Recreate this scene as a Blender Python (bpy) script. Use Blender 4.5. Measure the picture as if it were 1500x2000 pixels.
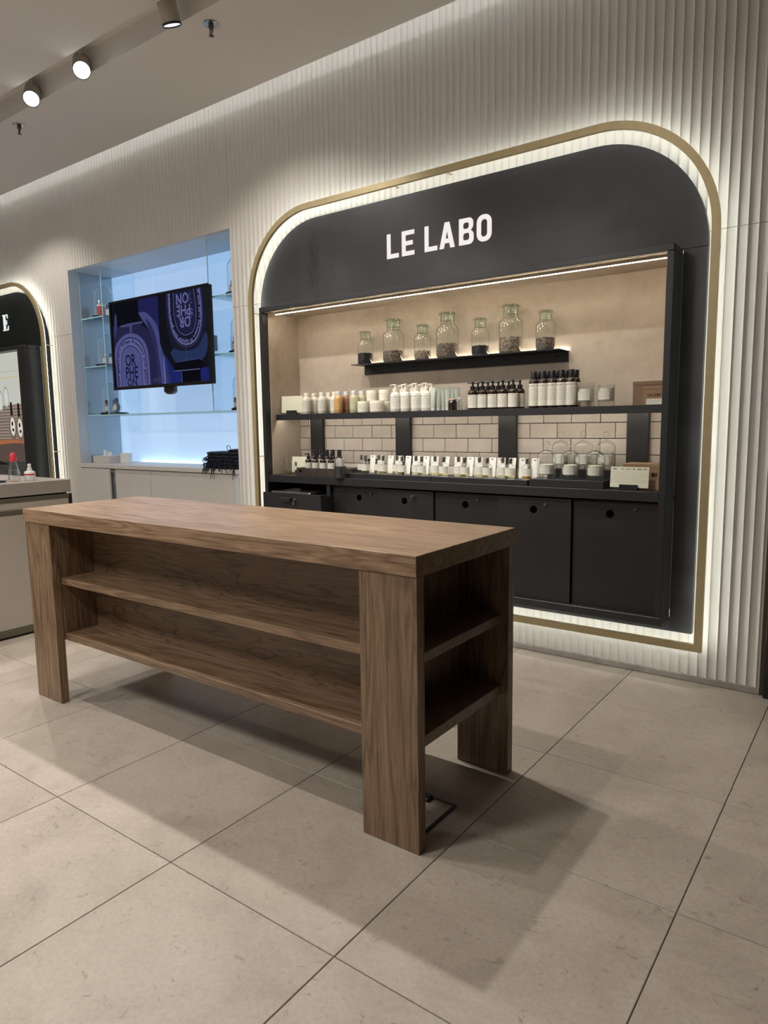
import bpy, bmesh, math, random
from mathutils import Vector, Matrix
random.seed(7)
for o in list(bpy.data.objects): bpy.data.objects.remove(o)
SC = bpy.context.scene; COL = SC.collection
PI = math.pi

# ---------------------------------------------------------------- camera
CAM = (1.70085, -3.32150, 1.20738)
ROT = ((0.8060525287, -0.0635935385, 0.5884175242), (0.5916753768, 0.1103166430, -0.7985928166), (-0.0141269029, 0.9918599197, 0.1265477399))
FPX = 1353.47
cd = bpy.data.cameras.new('camera'); cam = bpy.data.objects.new('camera', cd); COL.objects.link(cam)
cd.sensor_fit = 'HORIZONTAL'; cd.sensor_width = 36.0; cd.lens = FPX / 1500 * 36.0; cd.clip_start = 0.02; cd.clip_end = 100
M4 = Matrix(ROT).to_4x4(); M4.translation = CAM; cam.matrix_world = M4
SC.camera = cam

def at(px, py, y):                       # the point of the plane Y = y seen at a pixel of the photograph
    c = ((px - 750) / FPX, -(py - 1000) / FPX, -1.0)
    d = [sum(ROT[r][k] * c[k] for k in range(3)) for r in range(3)]
    t = (y - CAM[1]) / d[1]
    return (CAM[0] + t * d[0], y, CAM[2] + t * d[2])
def X(px, py, y): return at(px, py, y)[0]

# ---------------------------------------------------------------- world, exposure
w = bpy.data.worlds.new('shop_air'); SC.world = w; w.use_nodes = True
w.node_tree.nodes['Background'].inputs[0].default_value = (1.0, 0.95, 0.90, 1)
w.node_tree.nodes['Background'].inputs[1].default_value = 0.40
vs = SC.view_settings
vs.view_transform = 'Standard'; vs.look = 'None'; vs.gamma = 1.0; vs.use_curve_mapping = False; vs.exposure = 0.0

def lamp(name, kind, loc, energy, color=(1, 1, 1), aim=None, **kw):
    l = bpy.data.lights.new(name, kind); l.energy = energy; l.color = color
    for k, v in kw.items(): setattr(l, k, v)
    o = bpy.data.objects.new(name, l); COL.objects.link(o); o.location = loc
    if aim is not None: o.rotation_euler = (Vector(aim) - Vector(loc)).to_track_quat('-Z', 'Y').to_euler()
    return o
WARM = (1.0, 0.90, 0.78); NEUT = (1.0, 0.955, 0.905)
# unseen fill lamps added behind the camera for the shop's general light
for x, y, e in ((-3.4, -3.9, 60), (-0.6, -4.0, 66)):
    lamp('shop_fill_lamp', 'AREA', (x, y, 3.17), e, NEUT, (x, y, 0), shape='DISK', size=0.55)

# second row of spotlights over the walkway before the table
for x, e in ((-2.6, 68), (-1.3, 72), (-0.1, 58), (0.62, 6)):
    lamp('walkway_spot', 'SPOT', (x, -2.11, 3.14), e, NEUT, (x + .05, -2.25, 0), spot_size=math.radians(96), spot_blend=.55, shadow_soft_size=.03)

# unseen spots added in front to brighten the goods on the display shelves
for x, tx, e in ((-1.55, -1.15, 105), (-0.55, -0.35, 105), (0.25, 0.20, 80)):
    lamp('display_fill_spot', 'SPOT', (x, -1.62, 3.14), e, NEUT, (tx, 0.0, 1.18), spot_size=math.radians(44), spot_blend=.8, shadow_soft_size=.035)

# ---------------------------------------------------------------- materials
MATS = {}
def srgb(r, g, b):
    f = lambda c: (c / 255 / 12.92) if c / 255 <= 0.04045 else ((c / 255 + 0.055) / 1.055) ** 2.4
    return (f(r), f(g), f(b), 1)
class NT:
    def __init__(s, name):
        s.m = bpy.data.materials.new(name); s.m.use_nodes = True; s.t = s.m.node_tree; s.n = s.t.nodes
        s.b = s.n['Principled BSDF']; s.out = s.n['Material Output']
    def add(s, kind, **kw):
        n = s.n.new(kind)
        for k, v in kw.items():
            if k.startswith('i_'): n.inputs[k[2:]].default_value = v
            else: setattr(n, k, v)
        return n
    def link(s, a, b): s.t.links.new(a, b)
    def coords(s, kind='Object', scale=(1, 1, 1), rnd=False):
        tc = s.add('ShaderNodeTexCoord'); mp = s.add('ShaderNodeMapping'); mp.inputs['Scale'].default_value = scale
        if rnd:
            oi = s.add('ShaderNodeObjectInfo'); ad = s.add('ShaderNodeVectorMath', operation='ADD')
            mu = s.add('ShaderNodeMath', operation='MULTIPLY'); mu.inputs[1].default_value = 37.0
            s.link(oi.outputs['Random'], mu.inputs[0]); s.link(tc.outputs[kind], ad.inputs[0]); s.link(mu.outputs[0], ad.inputs[1])
            s.link(ad.outputs[0], mp.inputs['Vector'])
        else: s.link(tc.outputs[kind], mp.inputs['Vector'])
        return mp.outputs['Vector']
    def noise(s, vec, scale, detail=4, rough=0.55, dist=0.0):
        n = s.add('ShaderNodeTexNoise'); n.inputs['Scale'].default_value = scale; n.inputs['Detail'].default_value = detail
        n.inputs['Roughness'].default_value = rough; n.inputs['Distortion'].default_value = dist
        s.link(vec, n.inputs['Vector']); return n.outputs['Fac']
    def ramp(s, fac, stops):
        r = s.add('ShaderNodeValToRGB'); e = r.color_ramp.elements
        while len(e) < len(stops): e.new(0.5)
        for k, (p, c) in enumerate(stops): e[k].position = p; e[k].color = c if len(c) == 4 else (*c, 1)
        s.link(fac, r.inputs['Fac']); return r.outputs['Color']
    def mix(s, fac, a, b, mode='MIX'):
        m = s.add('ShaderNodeMix', data_type='RGBA', blend_type=mode)
        for k, v in ((0, fac), (6, a), (7, b)):
            if hasattr(v, 'links') or hasattr(v, 'is_linked'): s.link(v, m.inputs[k])
            else: m.inputs[k].default_value = v
        return m.outputs[2]
    def bump(s, fac, strength=0.2, dist=0.002):
        b = s.add('ShaderNodeBump'); b.inputs['Strength'].default_value = strength; b.inputs['Distance'].default_value = dist
        s.link(fac, b.inputs['Height']); s.link(b.outputs['Normal'], s.b.inputs['Normal'])
    def done(s, color=None, rough=0.5, metal=0.0, **kw):
        if color is not None:
            if hasattr(color, 'is_linked'): s.link(color, s.b.inputs['Base Color'])
            else: s.b.inputs['Base Color'].default_value = color
        if hasattr(rough, 'is_linked'): s.link(rough, s.b.inputs['Roughness'])
        else: s.b.inputs['Roughness'].default_value = rough
        s.b.inputs['Metallic'].default_value = metal
        for k, v in kw.items(): s.b.inputs[k.replace('_', ' ')].default_value = v
        return s.m
def plain(name, color, rough=0.5, metal=0.0, vary=0.06, scale=6, **kw):
    n = NT(name); v = n.coords('Object'); f = n.noise(v, scale, 4)
    lo = tuple(c * (1 - vary) for c in color[:3]) + (1,); hi = tuple(min(1, c * (1 + vary)) for c in color[:3]) + (1,)
    return n.done(n.ramp(f, [(0.3, lo), (0.7, hi)]), rough, metal, **kw)
def emit(name, color, strength):
    n = NT(name); e = n.add('ShaderNodeEmission'); e.inputs[0].default_value = color; e.inputs[1].default_value = strength
    n.link(e.outputs[0], n.out.inputs['Surface']); return n.m
def glass(name, tint, gloss=0.09, edge=0.45, rough=0.02, rim=(.50, .57, .51)):
    n = NT(name); tr = n.add('ShaderNodeBsdfTransparent'); 
    lf = n.add('ShaderNodeLayerWeight'); lf.inputs[0].default_value = 0.5
    n.link(n.ramp(lf.outputs['Facing'], [(0.55, tint), (0.97, tuple(c * d for c, d in zip(tint[:3], rim)) + (1,))]), tr.inputs[0])
    gl = n.add('ShaderNodeBsdfGlossy'); gl.inputs['Roughness'].default_value = rough; gl.inputs[0].default_value = (1, 1, 1, 1)
    lw = n.add('ShaderNodeLayerWeight'); lw.inputs[0].default_value = 0.5
    po = n.add('ShaderNodeMath', operation='POWER'); po.inputs[1].default_value = 2.6; n.link(lw.outputs['Facing'], po.inputs[0])
    ma = n.add('ShaderNodeMath', operation='MULTIPLY_ADD'); ma.inputs[1].default_value = edge; ma.inputs[2].default_value = gloss
    n.link(po.outputs[0], ma.inputs[0]); mx = n.add('ShaderNodeMixShader')
    n.link(ma.outputs[0], mx.inputs[0]); n.link(tr.outputs[0], mx.inputs[1]); n.link(gl.outputs[0], mx.inputs[2])
    n.link(mx.outputs[0], n.out.inputs['Surface']); return n.m
def wood(name, axis, tone=1.0, cathedral=False):
    n = NT(name); I = 'xyz'.index(axis)
    def sc(al, cr): v = [cr, cr, cr]; v[I] = al; return tuple(v)
    k = tone; c0 = (0.100 * k, 0.061 * k, 0.035 * k, 1); c1 = (0.150 * k, 0.092 * k, 0.052 * k, 1); c2 = (0.206 * k, 0.131 * k, 0.078 * k, 1); c3 = (0.264 * k, 0.173 * k, 0.106 * k, 1)
    f = n.noise(n.coords('Object', sc(0.75, 5.0 if cathedral else 9.0), rnd=True), 1.5, 3, 0.5, 0.9 if cathedral else 0.5)
    mu = n.add('ShaderNodeMath', operation='MULTIPLY'); mu.inputs[1].default_value = 20.0 if cathedral else 15.0; n.link(f, mu.inputs[0])
    pp = n.add('ShaderNodeMath', operation='PINGPONG'); pp.inputs[1].default_value = 1.0; n.link(mu.outputs[0], pp.inputs[0])
    col = n.ramp(pp.outputs[0], [(0.0, c0), (0.10, c1), (0.30, c2), (1.0, c2)] if cathedral else [(0.0, c1), (0.35, c2), (1.0, c3)])
    g = n.noise(n.coords('Object', sc(9, 260)), 1.0, 3, 0.65)
    col = n.mix(0.75, col, n.ramp(g, [(0.35, (0.55, 0.52, 0.49)), (0.52, (1.0, 1.0, 1.0)), (0.70, (1.12, 1.10, 1.07))]), 'MULTIPLY')
    q = n.noise(n.coords('Object', sc(1.6, 110), rnd=True), 1.0, 3, 0.6, 0.4)
    col = n.mix(0.6, col, n.ramp(q, [(0.30, (0.74, 0.72, 0.70)), (0.55, (1.0, 1.0, 1.0)), (0.75, (1.14, 1.12, 1.1))]), 'MULTIPLY')
    if cathedral:
        cr = n.noise(n.coords('Object', sc(4.5, 85)), 1.0, 4, 0.75, 1.6)
        col = n.mix(0.85, col, n.ramp(cr, [(0.34, (0.26, 0.23, 0.21)), (0.42, (1, 1, 1))]), 'MULTIPLY')
    wn = n.add('ShaderNodeTexVoronoi', feature='F1'); wn.inputs['Scale'].default_value = 1.0; wn.inputs['Randomness'].default_value = 0.0
    board = {'x': (0.5, 8.0, 8.0), 'z': (11.0, 0.001, 0.001), 'y': (8, .001, .001)}[axis]
    n.link(n.coords('Object', board, rnd=True), wn.inputs['Vector'])
    bw = n.add('ShaderNodeSeparateColor'); n.link(wn.outputs['Color'], bw.inputs[0])
    col = n.mix(0.4, col, n.ramp(bw.outputs[0], [(0.0, (0.78, 0.77, 0.76)), (1.0, (1.18, 1.17, 1.15))]), 'MULTIPLY')
    n.bump(g, 0.15, 0.001)
    return n.done(col, 0.36, Specular_IOR_Level=0.45)

MATS['flute'] = plain('fluted_plaster', (0.64, 0.605, 0.56, 1), 0.75, vary=0.02, scale=2)
MATS['flute_back'] = plain('wall_backing', (0.6, 0.57, 0.52, 1), 0.8)
MATS['ceiling'] = plain('ceiling_paint', (0.80, 0.77, 0.735, 1), 0.9, vary=0.02, scale=1)
MATS['skirt'] = plain('skirting_stone', (0.30, 0.265, 0.235, 1), 0.5, vary=0.18, scale=14)
MATS['gold'] = plain('brushed_brass', (0.52, 0.42, 0.235, 1), 0.42, 0.45, vary=0.05, scale=30)
MATS['wood_x'] = wood('oak_along', 'x'); MATS['wood_z'] = wood('oak_upright', 'z')
MATS['wood_back'] = wood('oak_back_board', 'x', 0.92, cathedral=True); MATS['wood_top'] = wood('oak_top', 'x', 1.22)
MATS['dark_tray'] = plain('dark_stained_wood', (0.052, 0.036, 0.030, 1), 0.5, vary=0.3, scale=20)
def steel():
    n = NT('blackened_steel'); v = n.coords('Object'); f = n.noise(v, 2.3, 6, 0.62, 0.6)
    c = n.ramp(f, [(0.28, (0.0125, 0.0123, 0.0135)), (0.5, (0.021, 0.0207, 0.0225)), (0.74, (0.042, 0.0415, 0.045))])
    g = n.noise(n.coords('Object', (26, 26, 5)), 1.0, 5, 0.75, 0.8)
    m = n.noise(n.coords('Object', (1.6, 1, 0.8)), 1.3, 3)
    sp = n.add('ShaderNodeMath', operation='MULTIPLY'); n.link(g, sp.inputs[0]); n.link(m, sp.inputs[1])
    c = n.mix(n.ramp(sp.outputs[0], [(0.385, (0, 0, 0)), (0.42, (1, 1, 1))]), c, (0.006, 0.006, 0.0065, 1))
    tc = n.add('ShaderNodeTexCoord'); mp = n.add('ShaderNodeMapping'); mp.inputs['Location'].default_value = (.885 / .055, 0, -1.955 / .19); mp.inputs['Scale'].default_value = (1 / .055, 0, 1 / .19); n.link(tc.outputs['Object'], mp.inputs['Vector'])
    ln = n.add('ShaderNodeVectorMath', operation='LENGTH'); n.link(mp.outputs['Vector'], ln.inputs[0])
    dn = n.noise(n.coords('Object', (75, 75, 26)), 1.0, 5, 0.75, 1.0); sb_ = n.add('ShaderNodeMath', operation='MULTIPLY_ADD'); sb_.inputs[1].default_value = -.16; n.link(ln.outputs['Value'], sb_.inputs[0]); n.link(dn, sb_.inputs[2])
    c = n.mix(n.ramp(sb_.outputs[0], [(0.36, (0, 0, 0)), (0.40, (.9, .9, .9))]), c, (0.005, 0.005, 0.006, 1))
    r = n.ramp(f, [(0.3, (0.40, 0.40, 0.40)), (0.7, (0.54, 0.54, 0.54))])
    return n.done(c, r, 0.0, Specular_IOR_Level=0.6)
MATS['steel'] = steel()
MATS['steel_bar'] = plain('black_powder_coat', (0.017, 0.0165, 0.018, 1), 0.42, vary=0.12, scale=5, Specular_IOR_Level=0.55)
MATS['steel_door'] = plain('black_door_laminate', (0.0125, 0.0115, 0.0115, 1), 0.5, vary=0.2, scale=4)
MATS['steel_navy'] = plain('black_green_steel', (0.013, 0.0155, 0.0152, 1), 0.6, vary=0.15, scale=2, Specular_IOR_Level=0.2)
MATS['black'] = plain('black_plastic', (0.010, 0.010, 0.011, 1), 0.4, vary=0.05)
MATS['black_gloss'] = plain('gloss_black_plastic', (0.008, 0.008, 0.009, 1), 0.18, vary=0.05)
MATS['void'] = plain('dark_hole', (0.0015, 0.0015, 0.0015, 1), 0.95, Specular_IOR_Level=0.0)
def plaster():
    n = NT('beige_plaster'); v = n.coords('Object'); f = n.noise(v, 3.1, 7, 0.62, 0.8); g = n.noise(v, 22, 4, 0.6)
    c = n.ramp(f, [(0.25, (0.40, 0.335, 0.262)), (0.5, (0.50, 0.425, 0.335)), (0.78, (0.57, 0.495, 0.405))])
    c = n.mix(0.35, c, n.ramp(g, [(0.3, (0.82, 0.80, 0.77)), (0.6, (1.03, 1.03, 1.03))]), 'MULTIPLY')
    n.bump(g, 0.15, 0.002); return n.done(c, 0.85)
MATS['plaster'] = plaster()
def tile_mat():
    n = NT('glazed_white_tile'); v = n.coords('Object', rnd=True); f = n.noise(v, 9, 5)
    return n.done(n.ramp(f, [(0.3, (0.57, 0.505, 0.43)), (0.7, (0.66, 0.60, 0.525))]), 0.28)
MATS['tile'] = tile_mat()
MATS['grout'] = plain('dark_grout', (0.015, 0.014, 0.014, 1), 0.9)
def floor_mat():
    n = NT('limestone_tile'); v = n.coords('Object', (1, 1, 1), rnd=True)
    f = n.noise(v, 3.2, 8, 0.66, 0.5); g = n.noise(v, 85, 5, 0.75); h = n.noise(n.coords('Object', (1, 1.6, 1), rnd=True), 17, 6, 0.7, 1.5)
    c = n.ramp(f, [(0.26, (0.280, 0.238, 0.193)), (0.5, (0.357, 0.307, 0.251)), (0.75, (0.405, 0.354, 0.294))])
    c = n.mix(0.75, c, n.ramp(g, [(0.32, (0.84, 0.83, 0.82)), (0.6, (1.04, 1.04, 1.04))]), 'MULTIPLY')
    c = n.mix(0.6, c, n.ramp(h, [(0.32, (0.42, 0.39, 0.36)), (0.40, (1, 1, 1))]), 'MULTIPLY')
    n.bump(g, 0.05, 0.001); return n.done(c, 0.48, Specular_IOR_Level=0.4)
MATS['floor_tile'] = floor_mat()
MATS['joint'] = plain('floor_joint', (0.19, 0.163, 0.135, 1), 0.9)
MATS['marble'] = plain('black_marble', (0.011, 0.011, 0.011, 1), 0.25, vary=0.5, scale=5)
MATS['bronze_trim'] = plain('dark_bronze', (0.075, 0.055, 0.030, 1), 0.4, 0.5)
MATS['olive_trim'] = plain('olive_bronze', (0.115, 0.10, 0.072, 1), 0.45, 0.3)
MATS['taupe'] = plain('taupe_lacquer', (0.355, 0.315, 0.265, 1), 0.5, vary=0.02)
MATS['taupe_stone'] = plain('taupe_stone', (0.30, 0.262, 0.228, 1), 0.4, vary=0.04, scale=12)
MATS['white_lacquer'] = plain('white_lacquer', (0.60, 0.57, 0.53, 1), 0.45, vary=0.02)
MATS['white_gloss'] = plain('back_painted_white_glass', (0.66, 0.70, 0.74, 1), 0.12, vary=0.01)
MATS['alcove_side'] = plain('alcove_grey_white', (0.58, 0.59, 0.60, 1), 0.45, vary=0.02)
MATS['glass'] = glass('clear_glass', (0.975, 0.988, 0.978, 1), 0.05, 0.8)
MATS['glass_green'] = glass('greenish_glass', (0.945, 0.982, 0.955, 1), 0.06, 0.7)
MATS['glass_thin'] = glass('thin_clear_glass', (0.985, 0.994, 0.988, 1), 0.04, 0.7, rim=(.74, .79, .75))
MATS['glass_dome'] = glass('dome_glass', (0.982, 0.992, 0.990, 1), 0.04, 0.9, rim=(.62, .66, .64))
MATS['glass_pane'] = glass('blueish_pane', (0.94, 0.98, 1.0, 1), 0.05, 0.35)
MATS['glass_edge'] = plain('painted_edge_glow', (0.42, 0.72, 0.84, 1), 0.25, vary=0.02)  # light cyan stands in for the LED glow carried to the edges
MATS['chrome'] = plain('satin_chrome', (0.55, 0.54, 0.53, 1), 0.25, 1.0, vary=0.05)
MATS['dark_metal'] = plain('dark_tin', (0.11, 0.105, 0.10, 1), 0.4, 0.8, vary=0.15, scale=20)
MATS['cream'] = plain('cream_plastic', (0.82, 0.79, 0.69, 1), 0.4, vary=0.02)
MATS['ivory'] = plain('ivory_plastic', (0.82, 0.775, 0.65, 1), 0.4, vary=0.02)
MATS['card'] = plain('cream_card', (0.80, 0.78, 0.60, 1), 0.7, vary=0.02)
MATS['white_card'] = plain('white_card', (0.80, 0.78, 0.72, 1), 0.7, vary=0.02)
MATS['kraft'] = plain('kraft_board', (0.215, 0.135, 0.082, 1), 0.75, vary=0.08)
MATS['kraft_light'] = plain('kraft_board_light', (0.30, 0.19, 0.105, 1), 0.75, vary=0.08)
MATS['amber'] = plain('dark_amber_glass', (0.020, 0.009, 0.005, 1), 0.10, vary=0.2, Coat_Weight=0.5)
MATS['cork'] = plain('pinkish_cork', (0.50, 0.36, 0.29, 1), 0.8, vary=0.2, scale=60)
MATS['wax'] = plain('candle_wax', (0.86, 0.83, 0.71, 1), 0.5, vary=0.02)
MATS['red_wax'] = plain('red_wax', (0.50, 0.10, 0.06, 1), 0.45, vary=0.15, scale=30)
MATS['red_plastic'] = plain('red_plastic', (0.55, 0.03, 0.045, 1), 0.35, vary=0.05)
MATS['white_plastic'] = plain('white_plastic', (0.72, 0.72, 0.71, 1), 0.35, vary=0.02)
MATS['tube'] = plain('pale_green_tube', (0.50, 0.54, 0.47, 1), 0.35, vary=0.04, scale=30)
MATS['orange_gel'] = plain('amber_gel', (0.66, 0.38, 0.15, 1), 0.2, vary=0.04)
MATS['rose_gel'] = plain('rose_gel', (0.36, 0.19, 0.12, 1), 0.2, vary=0.04)
MATS['pale_gel'] = plain('pale_green_gel', (0.55, 0.54, 0.36, 1), 0.2, vary=0.04)
MATS['frosted'] = plain('frosted_cap', (0.66, 0.66, 0.66, 1), 0.35, vary=0.02)
MATS['lamp_body'] = plain('beige_lamp_paint', (0.46, 0.42, 0.36, 1), 0.5, vary=0.02)
MATS['scarf'] = plain('navy_wool', (0.012, 0.015, 0.028, 1), 0.95, vary=0.35, scale=40)
MATS['tissue'] = plain('white_tissue', (0.75, 0.77, 0.80, 1), 0.8, vary=0.02)
MATS['lilac'] = plain('lilac_glass', (0.36, 0.29, 0.33, 1), 0.2, vary=0.1)
MATS['amber_liquid'] = plain('bronze_perfume', (0.26, 0.16, 0.09, 1), 0.15, vary=0.1)
MATS['garnet'] = plain('garnet_glass', (0.16, 0.03, 0.04, 1), 0.15, vary=0.1)
MATS['smoke_glass'] = plain('smoky_blue_glass', (0.13, 0.15, 0.20, 1), 0.15, vary=0.1)
MATS['perfume'] = glass('pale_yellow_perfume', (0.93, 0.89, 0.66, 1), 0.06, 0.3)
MATS['honey'] = glass('honey_perfume', (0.80, 0.58, 0.20, 1), 0.06, 0.3)
def speckle(name, a, b, scale):
    n = NT(name); v = n.coords('Object', rnd=True); vo = n.add('ShaderNodeTexVoronoi'); vo.inputs['Scale'].default_value = scale; n.link(v, vo.inputs['Vector'])
    sp = n.add('ShaderNodeSeparateColor'); n.link(vo.outputs['Color'], sp.inputs[0]); n.bump(vo.outputs['Distance'], 0.8, 0.004)
    return n.done(n.ramp(sp.outputs[0], [(0.15, a), (0.85, b)]), 0.85)
MATS['beans_dark'] = speckle('dark_grains', (0.006, 0.005, 0.005), (0.02, 0.018, 0.017), 240)
MATS['beans_brown'] = speckle('brown_dried_petals', (0.05, 0.036, 0.03), (0.27, 0.21, 0.165), 200)
MATS['beans_tan'] = speckle('tan_seed_pods', (0.10, 0.07, 0.05), (0.42, 0.335, 0.25), 190)
def label_mat(name, paper, ink=0.30, rows=14.0, ax=0):
    n = NT(name); g = n.add('ShaderNodeTexCoord'); s = n.add('ShaderNodeSeparateXYZ'); n.link(g.outputs['Generated'], s.inputs[0])
    def mth(op, a, b=None):
        m = n.add('ShaderNodeMath', operation=op)
        for k, v in ((0, a), (1, b)):
            if v is None: continue
            if hasattr(v, 'is_linked'): n.link(v, m.inputs[k])
            else: m.inputs[k].default_value = v
        return m.outputs[0]
    z = s.outputs[2]
    line = mth('GREATER_THAN', mth('FRACT', mth('MULTIPLY', z, rows)), 0.52)
    body = mth('MULTIPLY', mth('GREATER_THAN', z, 0.22), mth('LESS_THAN', z, 0.78))
    nz = n.noise(n.coords('Generated', (26, 26, rows)), 1.0, 1)
    fine = mth('MULTIPLY', mth('MULTIPLY', line, body), mth('GREATER_THAN', nz, 0.42))
    head = mth('MULTIPLY', mth('MULTIPLY', mth('GREATER_THAN', z, 0.86), mth('LESS_THAN', z, 0.93)), mth('GREATER_THAN', n.noise(n.coords('Generated', (14, 14, 1)), 1.0, 0), 0.5))
    c = n.mix(mth('MULTIPLY', fine, ink), paper, (0.10, 0.10, 0.10, 1)); c = n.mix(mth('MULTIPLY', head, 0.75), c, (0.05, 0.05, 0.05, 1))
    return n.done(c, 0.6)
MATS['label'] = label_mat('printed_cream_label', (0.80, 0.775, 0.665, 1))
MATS['label_white'] = label_mat('printed_white_label', (0.80, 0.78, 0.72, 1), 0.35, 9)
MATS['label_bottle'] = label_mat('printed_cream_bottle_wrap', (0.82, 0.79, 0.69, 1), 0.35, 8)
MATS['label_ivory'] = label_mat('printed_ivory_wrap', (0.82, 0.775, 0.65, 1), 0.4, 6)
MATS['price'] = label_mat('printed_price_card', (0.80, 0.78, 0.60, 1), 0.22, 10)
MATS['led'] = emit('led_cool_white', (0.94, 1.0, 0.95, 1), 12.5)
MATS['led_warm'] = emit('led_warm_white', (1.0, 0.86, 0.68, 1), 100.0)
MATS['led_soft'] = emit('led_shelf_warm', (1.0, 0.90, 0.76, 1), 34.0)
MATS['led_cove'] = emit('led_cove', (0.90, 0.97, 1.0, 1), 18.0)
MATS['led_blue'] = emit('led_daylight', (0.36, 0.66, 1.0, 1), 34.0)
def backlit():
    n = NT('backlit_white_glass'); n.b.inputs['Emission Color'].default_value = (0.33, 0.53, 0.82, 1); n.b.inputs['Emission Strength'].default_value = 0.78
    return n.done((0.55, 0.60, 0.66, 1), 0.10)
MATS['backlit'] = backlit()
MATS['lens'] = emit('lamp_lens', (0.95, 0.97, 1.0, 1), 14.0)
MATS['lens_dim'] = emit('lamp_lens_dim', (0.88, 0.93, 1.0, 1), 1.6)
MATS['sign'] = emit('lit_letter_face', (1.0, 0.93, 0.89, 1), 0.92)
MATS['sign_white'] = emit('lit_serif_face', (0.90, 1.0, 0.96, 1), 0.9)

# ---------------------------------------------------------------- mesh helpers
class MB:
    def __init__(s): s.v = []; s.f = []; s.sm = []
    def add(s, vs, fs, smooth=False):
        k = len(s.v); s.v += [tuple(p) for p in vs]; s.f += [tuple(i + k for i in f) for f in fs]; s.sm += [smooth] * len(fs); return s
    def box(s, x0, x1, y0, y1, z0, z1, bev=0.0):
        x0, x1 = sorted((x0, x1)); y0, y1 = sorted((y0, y1)); z0, z1 = sorted((z0, z1))
        b = min(bev, (x1 - x0) * .45, (y1 - y0) * .45, (z1 - z0) * .45)
        if b <= 0:
            vs = [(x, y, z) for z in (z0, z1) for y in (y0, y1) for x in (x0, x1)]
            return s.add(vs, [(0, 2, 3, 1), (4, 5, 7, 6), (0, 1, 5, 4), (2, 6, 7, 3), (0, 4, 6, 2), (1, 3, 7, 5)])
        m = bmesh.new(); bmesh.ops.create_cube(m, size=1.0)
        for q in m.verts: q.co = Vector(((x0 + x1) / 2 + q.co.x * (x1 - x0), (y0 + y1) / 2 + q.co.y * (y1 - y0), (z0 + z1) / 2 + q.co.z * (z1 - z0)))
        bmesh.ops.bevel(m, geom=m.edges[:], offset=b, segments=1, affect='EDGES')
        m.verts.index_update(); s.add([q.co for q in m.verts], [[q.index for q in f.verts] for f in m.faces]); m.free(); return s
    def lathe(s, prof, n=24, c=(0, 0, 0), cap0=True, cap1=True, a0=0.0, a1=2 * PI, sy=1.0):
        full = abs(a1 - a0 - 2 * PI) < 1e-6; k = n if full else n + 1; vs = []; fs = []
        for r, z in prof:
            for i in range(k):
                a = a0 + (a1 - a0) * i / n; vs.append((c[0] + r * math.cos(a), c[1] + sy * r * math.sin(a), c[2] + z))
        for j in range(len(prof) - 1):
            for i in range(n):
                i2 = (i + 1) % k; fs.append((j * k + i, j * k + i2, (j + 1) * k + i2, (j + 1) * k + i))
        s.add(vs, fs, True)
        if full and cap0 and prof[0][0] > 1e-6: s.f.append(tuple(len(s.v) - len(vs) + i for i in reversed(range(k)))); s.sm.append(False)
        if full and cap1 and prof[-1][0] > 1e-6: s.f.append(tuple(len(s.v) - k + i for i in range(k))); s.sm.append(False)
        return s
    def tube(s, pts, r, n=8):
        pts = [Vector(p) for p in pts]; vs = []; fs = []; rr = r if isinstance(r, (list, tuple)) else [r] * len(pts)
        for i, p in enumerate(pts):
            d = (pts[min(i + 1, len(pts) - 1)] - pts[max(i - 1, 0)]).normalized(); u = d.cross(Vector((0, 0, 1)) if abs(d.z) < .95 else Vector((1, 0, 0))).normalized(); w_ = d.cross(u)
            for k in range(n): a = 2 * PI * k / n; vs.append(p + rr[i] * (math.cos(a) * u + math.sin(a) * w_))
        for i in range(len(pts) - 1):
            for k in range(n): fs.append((i * n + k, i * n + (k + 1) % n, (i + 1) * n + (k + 1) % n, (i + 1) * n + k))
        fs += [tuple(range(n)), tuple((len(pts) - 1) * n + k for k in reversed(range(n)))]
        return s.add(vs, fs, True)
    def prism(s, poly, y0, y1):          # polygon in x, z carried from y0 (front) to y1
        n = len(poly); vs = [(x, y0, z) for x, z in poly] + [(x, y1, z) for x, z in poly]
        return s.add(vs, [tuple(range(n)), tuple(reversed(range(n, 2 * n)))] + [(i, i + n, (i + 1) % n + n, (i + 1) % n) for i in range(n)])
    def ringstrip(s, outer, inner, y0, y1):
        n = len(outer); vs = [(x, y0, z) for x, z in outer] + [(x, y0, z) for x, z in inner] + [(x, y1, z) for x, z in outer] + [(x, y1, z) for x, z in inner]; fs = []
        for i in range(n):
            j = (i + 1) % n
            fs += [(i, j, n + j, n + i), (2 * n + i, 3 * n + i, 3 * n + j, 2 * n + j), (i, 2 * n + i, 2 * n + j, j), (n + i, n + j, 3 * n + j, 3 * n + i)]
        return s.add(vs, fs)
    def xf(s, m):
        s.v = [tuple(m @ Vector(p)) for p in s.v]; return s
ORG = {}
def mesh_of(name, mb, mat):
    me = bpy.data.meshes.new(name); me.from_pydata([tuple(p) for p in mb.v], [], mb.f); me.polygons.foreach_set('use_smooth', mb.sm)
    b = bmesh.new(); b.from_mesh(me); bmesh.ops.recalc_face_normals(b, faces=b.faces[:]); b.to_mesh(me); b.free()
    if any(mb.sm): me.set_sharp_from_angle(angle=math.radians(38))
    me.materials.append(MATS[mat] if isinstance(mat, str) else mat); me.update(); return me
def tag(o, label=None, cat=None, group=None, kind=None):
    for k, v in (('label', label), ('category', cat), ('group', group), ('kind', kind)):
        if v: o[k] = v
    return o
def thing(name, label, cat, loc=(0, 0, 0), rotz=0.0, group=None):
    o = bpy.data.objects.new(name, None); COL.objects.link(o); o.location = loc; o.rotation_euler = (0, 0, rotz); o.empty_display_size = 0.05
    ORG[o.name] = Vector(loc); return tag(o, label, cat, group)
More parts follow.
